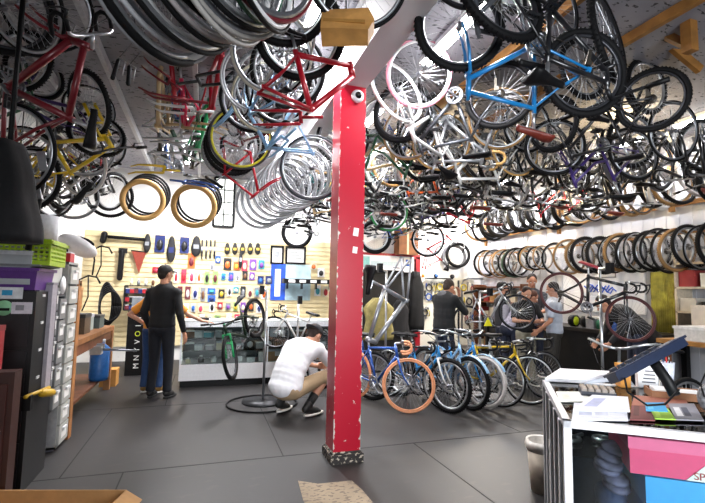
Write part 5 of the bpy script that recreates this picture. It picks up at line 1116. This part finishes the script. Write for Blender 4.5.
loose_wheel(dep(48, 8, 3.6), (.1, -1, -.4), 'black wheel behind the fork of the nose up maroon bicycle', 'wheels in the left tangle', 'road', RUBBER, ALU)
nose('city', 'red', (98, 150), 6.5, (50, 165), 6.4, -cu, 'small red bicycle far back in the tangle on the left')
loose_wheel(dep(84, 148, 5.2), (.3, -1, -.2), 'silver rimmed wheel hanging in the left tangle under the yellow bicycle', 'wheels in the left tangle', 'road', mat('8a8c90', .5), ALU)
loose_wheel(dep(73, 196, 6.3), (.2, -1, -.2), 'grey wheel hanging low in the left tangle', 'wheels in the left tangle', 'road', mat('77797d', .5), ALU)
loose_tyre(dep(110, 196, 6.8), (.2, -1, -.15), 'fat black tyre hanging right of the left tangle', None, 'mtb', RUBBER, 1.)
p = dep(93, 178, 6.6); t = thing('black_pannier', 'black square pannier bag hanging in the left tangle', 'bag', p); put('pouch', M().box((0, 0, 0), (.3, .16, .42)), BLACK, t); put('flap', M().box((0, -.09, .14), (.31, .03, .16)), mat('202024', .5), t); put('reflector', M().box((.08, -.09, -.12), (.03, .01, .07)), mat('c8c81c', .4), t)
# bare frames hanging in a row between the left tangle and the beam
def bare_fork(top, tip, paint, label, roll_=0., grp='bare forks bunched under the ceiling'):
    """a loose fork: steerer at top, dropouts at tip"""
    m = M(); m.tube([(0, 0, 0), (.17, 0, 0)], .013, 8); m.tube([(.17, -.045, 0), (.17, .045, 0)], .015, 8)
    for s_ in (-1, 1): m.tube([(.17, s_*.045, 0), (.3, s_*.05, .0), (.46, s_*.052, .012), (.55, s_*.054, .05)], [.014, .013, .010, .007], 8)
    o = put('bicycle_fork', m, paint); d_ = V(tip)-V(top); s_ = min(max(d_.length/.55, .85), 1.25); o.matrix_world = frame_mx(V(top), d_, cu*math.cos(roll_)+cf*math.sin(roll_), s_)
    return tag(o, label, 'bicycle fork', grp)
fr = [('tan', 158, 126, 4.9, .25), ('pink', 186, 126, 5.0, -.5), ('red', 212, 108, 4.8, .5), ('tan', 168, 128, 5.3, -.2), ('green', 198, 148, 5.6, .55), ('blue', 178, 118, 5.5, -.35), ('black', 160, 150, 5.8, .2), ('white', 172, 140, 5.9, .3), ('dark green', 186, 160, 6.1, -.3), ('silver', 176, 166, 6.3, .4), ('red', 176, 110, 5.2, .1), ('black', 192, 168, 6.4, -.4), ('blue', 166, 170, 6.5, .3)]
for i, (pn, px, py, d, q) in enumerate(fr):
    B = dep(px, py, d); fw = (cr*q+cf*(1 if i % 2 else -1)*.85+cu*random.uniform(-.1, .1)).normalized(); upv = cu+cr*random.uniform(-.25, .25)
    upn = (upv-fw*upv.dot(fw)).normalized(); c = B+fw*.07+upn*.06
    b = bike('road' if i % 3 else 'mtb', paints[pn], 'bare %s bicycle frame, %s back in the bunch left of the beam' % (pn, ORD[i]), 'bare frames bunched under the ceiling', wheels=(0, 0), crank=i % 4 == 1, bars=False, fork=False, name='frameset', fk='stout' if i % 3 else 'mtb')
    place(b, c+fw*.5, c-fw*.5, upn)
for i, (t0, t1, d, pn, lab) in enumerate((((208, 103), (126, 94), 4.6, 'maroon', 'maroon fork pointing left, topmost of the two at the front of the bunch'), ((214, 112), (127, 107), 4.7, 'white', 'white fork with a blue crown pointing left under the maroon one'), ((178, 84), (246, 74), 4.3, 'black', 'black fork pointing right near the top of the bunch'), ((182, 90), (140, 62), 4.5, 'maroon', 'dark red fork slanting up left at the top of the bunch'), ((200, 134), (112, 132), 5.2, 'silver', 'thin silver fork pointing left, upper one in the middle of the bunch'), ((204, 150), (118, 144), 5.5, 'silver', 'thin silver fork pointing left, lower one in the middle of the bunch'), ((170, 142), (228, 170), 5.7, 'silver', 'silver fork slanting down right in the bunch'), ((180, 171), (128, 167), 5.9, 'yellow', 'yellow fork pointing left above the left tan tyre'), ((166, 124), (232, 128), 5.0, 'tan', 'tan fork pointing right across the middle of the bunch'), ((170, 180), (222, 186), 6.2, 'blue', 'dark blue fork between the pair of tan tyres'))):
    bare_fork(dep(*t0, d), dep(*t1, d-.05), paints[pn], lab, .3*i)
for i, (px, py, d, lab) in enumerate(((118, 66, 3.3, 'black rubber grip end hanging upright right of the maroon bicycle'), (129, 72, 3.5, 'second black rubber grip end right of the maroon bicycle'))):
    p = dep(px, py, d); t = thing('brake_hood', lab, 'brake lever', p); put('hood', M().cap((0, 0, .04), (-.03 if i == 0 else 0, 0, -.1), .016), BLACK, t); put('lever', M().tube([(0, -.02, .06), (.05, -.03, .03), (.04, -.03, -.08)], .005, 6), ALU, t); put('cable', M().tube([(0, 0, .06), (.1, .1, .3), (.0, .1, 3.95-p.z)], .003, 5), DKMET, t)
for i, (px, py, d, lab) in enumerate(((146, 198, 7.0, 'tan tyre hanging over the slatwall, left one of the pair'), (197, 204, 6.6, 'tan tyre hanging over the slatwall, right one of the pair'))):
    for k in range(4):
        q = dep(px+k*2-3, py-k*2+2, d+k*.07)
        if k: loose_tyre(q, (.12*(1-2*i), -1, -.2), ('black tyre nested inside the %s tan tyre' if k == 1 else 'thin black tyre behind the %s tan tyre' if k == 2 else 'rearmost black tyre behind the %s tan tyre') % ['left', 'right'][i], 'tyres hanging over the slatwall', 'city', RUBBER)
        else: loose_tyre(q, (.12*(1-2*i), -1, -.2), lab, 'tan tyres over the slatwall', 'fat', TAN)
# cluster left of the beam: red bicycle with black wheels, light blue frame, wheels
UB = 'bicycles hanging upside down left of the beam'
place(bike('road', paints['red'], 'bright red bare frame hanging just left of the beam below the parcel', 'bare frames left of the beam', fork=False, bars=False, wheels=(0, 0), crank=False, name='frameset', fk='stout'), dep(369, 118, 3.25), dep(261, 90, 2.85), cu*.98-cr*.17)
bare_fork(dep(323, 117, 3.3), dep(251, 118, 3.3), paints['red'], 'red fork lying level under the bright red bare frame', 1.2, 'loose forks left of the beam')
bare_fork(dep(296, 128, 3.9), dep(262, 160, 4.2), paints['light blue'], 'light blue fork slanting down in front of the beam', .4, 'loose forks left of the beam')
place(bike('road', paints['light blue'], 'light blue bare frame hanging in front of the cream wheel', 'bare frames left of the beam', turn=.3, bars=False, wheels=(0, 0), crank=False, name='frameset'), dep(214, 128, 4.4), dep(312, 152, 4.3), cu+cr*.2)
for i, (px, py, d, k, tr, nm) in enumerate(((300, 32, 3.2, 'mtb', RUBBER, 'fat black wheel hanging in front of the red bare frame'), (284, -6, 3.0, 'mtb', RUBBER, 'second fat black wheel cut by the top edge left of the brown parcel'), (272, 52, 3.6, 'road', mat('cfcabc', .5), 'thin cream wheel between the overhead stack and the red frame'), (288, 70, 3.9, 'city', RUBBER, 'black wheel low behind the red bare frame'), (268, 84, 4.3, 'road', mat('4a4c50', .5), 'grey wheel low behind the thin cream one'), (252, 100, 4.6, 'city', RUBBER, 'black wheel above the yellow rimmed one'))):
    loose_wheel(dep(px, py, d), (-.15, -1, -.42), nm, 'wheels hanging left of the beam', k, tr)
loose_wheel(dep(358, -28, 2.7), (-.05, -1, -.3), 'black wheel cut by the top edge over the brown parcel', 'wheels hanging left of the beam', 'road', RUBBER, ALU)
place(bike('road', paints['light blue'], 'light blue bicycle hanging upside down behind the bright red one', UB, turn=.4, bars=False), dep(246, 92, 4.1), dep(292, 70, 3.7), V((0, -.3, -1)))
place(bike('road', paints['white'], 'white road bicycle between the bright red and light blue ones', UB, tire=WTIRE, bars=False), dep(262, 66, 3.9), dep(300, 50, 3.5), V((0, -.2, -1)))
place(bike('mtb', paints['black'], 'black bicycle close behind the light blue one', UB, bars=False), dep(262, 92, 4.6), dep(298, 78, 4.0), V((0, 0, -1)))
place(bike('road', paints['maroon'], 'dark red bicycle hanging above the yellow rimmed wheel', UB, turn=.2), dep(236, 112, 4.9), dep(286, 100, 4.4), V((0, 0, -1)))
CL = 'wheels clustered left of the beam'
loose_wheel(dep(241, 138, 4.7), (-.1, -1, -.35), 'wheel with a yellow rim hanging in front of a cluster left of the beam', CL, 'road', mat('3a3a3c', .6), mat('e0d83a', .4))
for i, (px, py, d, k, tr, nm) in enumerate(((236, 142, 4.95, 'mtb', RUBBER, 'black tyred wheel right behind the yellow rimmed one'), (233, 147, 5.15, 'mtb', RUBBER, 'second black tyred wheel behind the yellow rimmed one'), (230, 151, 5.3, 'city', mat('77797d', .5), 'grey tyred wheel at the back of the yellow rimmed cluster'), (266, 98, 4.3, 'road', mat('c8c2a8', .5), 'cream tyred wheel above the light blue frame'), (256, 78, 4.2, 'road', ALU, 'silver wheel half hidden by the bright red frame'), (282, 88, 4.1, 'road', RUBBER, 'thin black wheel left of the beam behind the red frame'))):
    loose_wheel(dep(px, py, d), (-.15, -1, -.3), nm, CL, k, tr)
f = bike('road', paints['red'], 'slim red frame pointing at the pillar under the yellow rimmed wheel', None, wheels=(0, 0), crank=False, bars=False, name='frameset'); place(f, dep(282, 178, 4.9), dep(222, 140, 4.9), -cr*.4-cu)
for i in range(10):
    f = i/9; px = 308-f*54; py = 172+f*36; d = 4.9+f*1.0
    if i == 9: px, py = 312, 168; d = 4.5
    loose_wheel(dep(px, py, d), (-.35, -.9, -.25+random.uniform(-.1, .1)), ('dark tyred wheel in front of the silver wheels beside the pillar' if i == 9 else '%s silver wheel from the pillar in the stack hanging beside it' % ORD[i]), 'silver wheels stacked beside the pillar', 'road', [mat('a9acb2', .4), ALU, mat('c9cbd0', .4)][i % 3] if i < 9 else mat('2c3038', .5), ALU, 1., random.random())
t = thing('paper_parcel', 'brown cardboard parcel hooked to the left side of the white beam', 'parcel', dep(347, 27, 2.72), -YAW); t.rotation_euler = (-.35, -.05, -YAW); t.scale = (.84, .84, .84)
m = M(); m.add([(-.18, -.07, .1), (.16, -.07, .11), (.2, -.06, .0), (.15, -.07, -.12), (-.19, -.08, -.1), (-.18, .07, .1), (.16, .07, .11), (.2, .06, .0), (.15, .07, -.12), (-.19, .08, -.1)], [(0, 1, 2, 3, 4), (9, 8, 7, 6, 5)]+[(i, i+5, (i+1) % 5+5, (i+1) % 5) for i in range(5)])
put('wrap', m, mat('c08c4c', .7, 0, .25, 7), t); put('cord', M().tube([(0, 0, .1), (0, .1, .45)], .006, 5), DKMET, t)
put('fold', M().box((-.02, -.075, -.03), (.3, .01, .03), Matrix.Rotation(.1, 3, 'Y')), mat('a87838', .7, 0, .2, 7), t)
# ------------------------------------------------------ bicycles on the floor
def floor_bike(kind, paint, f, r, label, lean=0, **k):
    F = onz(*f, 0); R = onz(*r, 0); c = F; d = (R-F).normalized()*1.0; b = bike(kind, paints[paint], label, 'bicycles parked in a row on the floor', **k)
    return place(b, V((F.x, F.y, WR)), V((F.x+d.x, F.y+d.y, WR)), V((lean, 0, 1)))
floor_bike('road', 'blue', (407, 413), (361, 399), 'blue road bicycle with peach tyres and handlebar tape parked at the left of the row', tire=PEACH, rim=mat('d8936a', .5), grips=PEACH, turn=.75, forkm=paints['blue'])
floor_bike('city', 'sky blue', (449, 413), (412, 400), 'sky blue cruiser bicycle with a white fork parked second in the row', turn=.15, forkm=paints['white'], wk='mtb')
floor_bike('city', 'light blue', (470, 410), (436, 397), 'light blue cruiser bicycle parked third in the row', turn=.1, fend=paints['light blue'], wk='mtb')
floor_bike('road', 'black', (443, 410), (404, 399), 'black bicycle standing behind the peach tyred wheel', turn=.1)
floor_bike('city', 'sky blue', (484, 408), (450, 396), 'blue cruiser bicycle with white tyres parked fourth in the row', turn=.2, tire=WTIRE, fend=paints['light blue'], wk='mtb')
floor_bike('road', 'silver', (500, 407), (470, 395), 'silver bicycle with thin tyres parked fifth in the row', turn=.5)
floor_bike('road', 'yellow', (530, 405), (486, 400), 'yellow road bicycle parked at the right end of the row', turn=.15)
floor_bike('road', 'black', (545, 398), (512, 398), 'black road bicycle half behind the yellow one at the end of the row', turn=.2)
floor_bike('mtb', 'blue', (372, 400), (345, 394), 'dark blue bicycle standing behind the red pillar', turn=.2)
# ------------------------------------------------------- bicycles in workstands
def stand(foot, grip, label, reach=(0, 0)):
    g = V(grip); t = thing('repair_stand', label, 'repair stand', foot); f = V(foot)
    put('pole', M().tube([(0, 0, .02), (0, 0, g.z-f.z)], .017, 10), ALU, t); put('base', M().lathe([(.28, 0), (.28, .02), (.05, .035)], 28), DKMET, t)
    put('arm', M().tube([(0, 0, g.z-f.z), tuple(g-f)], .018, 8), ALU, t); put('clamp', M().box(tuple(g-f), (.06, .07, .12)), BLACK, t); return t
b = bike('road', mat('15161a', .3, .3, .05, coat=.6), 'black road bicycle with dark red tyres clamped in a stand at the right', 'bicycles in repair stands', tire=mat('3a1416', .6), rim=mat('4a1c1e', .5), grips=BLACK, turn=-.15, fk='stout', seat=mat('8a2430', .5))
place(b, dep(630, 319, 4.95), dep(561, 293, 5.45), cu+cr*.05)
g = dep(610, 268, 5.1); stand((dep(603, 380, 5.2).x, dep(603, 380, 5.2).y, 0), g, 'silver repair stand holding the black road bicycle')
b = bike('mtb', mat('15281a', .4), 'black and green mountain bicycle hanging nose down in a stand by the counter', 'bicycles in repair stands', turn=.3, rim=DKRIM, forkm=paints['green'])
place(b, dep(229, 358, 5.45), dep(255, 318, 6.15), cr*-.26+cu*.83-cf*.51)
p = onz(263, 402, 0); stand((p.x, p.y, 0), dep(262, 290, 6.0), 'tall repair stand with a wide round base behind the kneeling man'); 
m = M().xf(Matrix()).torus(.45, .012, 48, 8).xf(Matrix.Rotation(PI/2, 4, 'X')); o = put('rubber_ring', m, BLACK); q = onz(262, 404, 0); o.location = (q.x, q.y, .014); tag(o, 'large black hoop lying on the floor round the stand base', 'hoop')
b = bike('road', paints['white'], 'white and black bicycle in a stand behind the kneeling man', 'bicycles in repair stands', turn=.3)
place(b, dep(275, 332, 6.7), dep(318, 345, 6.4), cu)
p = onz(300, 392, 0); stand((p.x, p.y+.3, 0), dep(300, 300, 6.7), 'repair stand holding the white and black bicycle')
f = bike('mtb', mat('8d9095', .3, .5), 'bare grey mountain bicycle frame held upright in a stand before the doorway', 'bicycles in repair stands', wheels=(0, 0), bars=False, crank=False, name='frameset', fork=False); place(f, dep(396, 357, 4.9), dep(406, 258, 4.9), -cr*.55+cu*.42-cf*.6)
p = onz(385, 392, 0); stand((p.x, p.y, 0), dep(380, 268, 5.8), 'repair stand holding the bare grey frame')
b = bike('road', paints['silver'], 'silver bicycle in a stand in front of the man in the black cap', 'bicycles in repair stands', turn=.5, rim=DKRIM); place(b, dep(517, 312, 6.9), dep(468, 322, 7.4), cu)
p = onz(492, 392, 0); stand((p.x, p.y+.3, 0), dep(490, 292, 6.9), 'repair stand holding the silver bicycle')
o = put('warning_triangle', M().prism([(-.07, 0), (.07, 0), (0, .13)], -.005, .005), mat('d8d01c', .5)); o.location = dep(488, 326, 6.5); tag(o, 'small yellow triangle hanging on the silver workstand bicycle', 'reflector')
nose('road', 'black', (684, 318), 7.0, (735, 318), 6.2, cu, 'black road bicycle with a silver wheel at the right edge by the curtain', rim=ALU)
b = bike('city', paints['silver'], 'dull silver bicycle on the floor whose swept handlebar shows behind the glass case', None, turn=.3); q0 = dep(606, 400, 3.9); q1 = dep(690, 400, 4.3)
place(b, (q0.x, q0.y, WR), (q1.x, q1.y, WR), V((0, .1, 1)))
# ------------------------------------------------------------------ people
JEAN = mat('1c2438', .8, 0, .2, 40); KHAKI = mat('b09878', .8, 0, .08, 20); DTR = mat('2d2a26', .8, 0, .2, 20); BLK = mat('0c0d10', .85, 0, .15, 20); SHOE = mat('141414', .6)
def foot(px, py): p = onz(px, py, 0); return (p.x, p.y, 0)
def H(deg): return math.radians(deg)      # 0 = facing away from the camera (+Y), + turns left
person('man in a black sweater, dark jeans and black cap standing facing the slatwall', foot(158, 398), H(-25), dict(wrR=(.29, .05, .86), elR=(.27, -.05, 1.12), wrL=(-.24, .12, .90), anL=(-.10, -.03, .09), anR=(.12, 0, .09)), shirt=BLK, trousers=mat('10131c', .85, 0, .2, 40), shoes=SHOE, capc='1b1a1a', sole='1a1a1a', yaw=H(-25), scale=1.02, hair='241a14', girth=1.08)
person('person in an orange t-shirt leaning on the counter, half hidden by the black sweater', (foot(153, 389)[0], 6.98, 0), H(-20), dict(che=(.04, .06, 1.3), nec=(.06, .12, 1.45), hea=(.08, .18, 1.58), shL=(-.15, .06, 1.38), shR=(.22, .1, 1.37), elL=(-.38, -.04, 1.16), wrL=(-.17, .02, 1.02), elR=(.42, .2, 1.16), wrR=(.62, .28, 1.06)), shirt=mat('d88a2c', .8, 0, .08, 20), trousers=mat('24406a', .8, 0, .15, 40), shoes=mat('7a5a28', .6), long=False, hands={'L': ((.3, .1, -1), (.5, 0, -1), .5), 'R': ((1, .3, -.1), (0, 0, -1), .3)}, scale=.95, skin=SKIN2, pitch=.15)
# kneeling man
person('crouching man in a white t-shirt, khaki shorts and backwards black cap', foot(292, 416), H(-52), dict(pel=(0, -.12, .33), wai=(0, -.07, .48), che=(0, .06, .64), nec=(0, .22, .76), hea=(0, .34, .82), shL=(-.2, .17, .70), shR=(.2, .17, .70), elL=(-.24, .36, .50), wrL=(-.12, .55, .44), elR=(.26, .36, .50), wrR=(.14, .56, .42), hiL=(-.10, -.10, .30), knL=(-.20, .33, .46), anL=(-.16, -.02, .12), toL=(-.18, .14, .03), hiR=(.10, -.10, .29), knR=(.20, .33, .40), anR=(.17, .04, .11), toR=(.19, .21, .03)), shirt=mat('e9eaee', .8, 0, .03, 20), trousers=KHAKI, shoes=SHOE, capc='1a1c22', cap_back=True, long=False, short_tr=True, pitch=-.75, yaw=0, hands={'L': ((.1, 1, -.1), (1, 0, -.3), .8), 'R': ((-.1, 1, -.1), (-1, 0, -.3), .8)}, sock=BLK, skin=SKIN2, girth=1.2, scale=1.12, low=True)
def back(px, dist, top_px=None): p = dep(px, 300, dist); return (p.x, p.y, 0)
person('man in a black hoodie holding his hand to his face beside the tool board', back(444, 6.9), H(-75), dict(nec=(0, .04, 1.47), hea=(0, .11, 1.58), shL=(-.2, .02, 1.40), shR=(.2, .02, 1.40), elR=(.24, .22, 1.20), wrR=(.08, .25, 1.44), elL=(-.24, .2, 1.18), wrL=(-.06, .27, 1.40)), shirt=BLK, trousers=JEAN, shoes=SHOE, pitch=-.4, hood=mat('55565a', .85), hands={'R': ((0, 0, 1), (-.3, -1, 0), .8), 'L': ((.1, 0, 1), (.3, -1, 0), .8)}, girth=1.2, scale=1.0, hair='2c2018')
person('bearded man in a black cap, grey top and dark vest', back(502, 7.9), H(-105), dict(), shirt=mat('9a99a6', .8, 0, .1, 20), trousers=JEAN, shoes=SHOE, capc='121214', vest=mat('26262c', .7), beard=True, hair='1a1614', scale=.97)
person('tall dark haired man in a dark grey shirt standing behind the others looking down', back(532, 8.2), H(150), dict(elR=(.2, .12, 1.15), wrR=(.05, .3, 1.1), elL=(-.22, .12, 1.15), wrL=(-.05, .3, 1.1)), shirt=mat('3c3f46', .8), trousers=JEAN, shoes=SHOE, long=False, pitch=-.45, scale=1.06, hair='1e1612')
person('man in a black t-shirt and khaki trousers looking down at a phone in his hands', back(525, 7.4), H(165), dict(elR=(.26, .12, 1.14), wrR=(.07, .34, 1.14), elL=(-.26, .12, 1.14), wrL=(-.07, .34, 1.14), hea=(0, .07, 1.62)), shirt=BLK, trousers=mat('8f8a78', .8), shoes=SHOE, long=False, pitch=-.55, scale=.93, hair='2c1c14', hands={'R': ((-.5, 1, 0), (-.6, 0, 1), .7), 'L': ((.5, 1, 0), (.6, 0, 1), .7)}, skin=SKIN2)
person('man in a light grey t-shirt and dark trousers seen from behind with dark hair', back(554, 7.0), H(38), dict(elL=(-.25, .02, 1.14), wrL=(-.22, .2, .98), elR=(.24, 0, 1.14), wrR=(.2, .2, 1.0)), shirt=mat('a8b0be', .8, 0, .06, 20), trousers=DTR, shoes=SHOE, long=False, pitch=-.3, scale=.96, hair='1c1512', girth=1.08)
person('person with brown hair in a plaid grey shirt bending between the others', back(513, 7.6), H(-110), dict(pel=(0, -.1, .93), wai=(0, 0, 1.07), che=(0, .12, 1.25), nec=(0, .24, 1.38), hea=(0, .34, 1.47), shL=(-.18, .18, 1.31), shR=(.18, .18, 1.31), elL=(-.24, .34, 1.08), wrL=(-.12, .5, .98), elR=(.24, .34, 1.08), wrR=(.12, .5, .98)), shirt=mat('aaa6b8', .8, 0, .5, 18), trousers=JEAN, shoes=SHOE, pitch=-.5, hair='4a2c20', scale=.98)
person('person in a dark shirt bending over behind the red tyred wheel at the right', back(636, 6.1), H(60), dict(pel=(0, -.15, .92), wai=(0, -.02, 1.06), che=(0, .16, 1.22), nec=(0, .30, 1.33), hea=(0, .42, 1.38), shL=(-.2, .22, 1.30), shR=(.2, .22, 1.30), elL=(-.26, .3, 1.02), wrL=(-.2, .42, .86), elR=(.26, .3, 1.02), wrR=(.16, .45, .86)), shirt=mat('1c1b1d', .85), trousers=JEAN, shoes=SHOE, long=True, pitch=-.7, hair='1c1512', scale=1.0, girth=1.15)
p = dep(525, 322, 7.05); t = thing('phone', 'small dark phone held by the man in the black t-shirt', 'phone', p, H(165)); put('case', M().b2((-.035, -.07, -.005), (.035, .07, .005)), BLACK, t); put('screen', M().b2((-.03, -.062, .005), (.03, .062, .006)), mat('5a6a80', .2), t)
# --------------------------------------------------------------- view
SC.view_settings.view_transform = 'Standard'; SC.view_settings.look = 'None'; SC.view_settings.gamma = 1; SC.view_settings.use_curve_mapping = False
SC.view_settings.exposure = 0.3
SC.cycles.use_denoising = True
SC.cycles.max_bounces = 6; SC.cycles.transparent_max_bounces = 12; SC.cycles.caustics_reflective = False; SC.cycles.caustics_refractive = False
SC.cycles.sample_clamp_indirect = 6
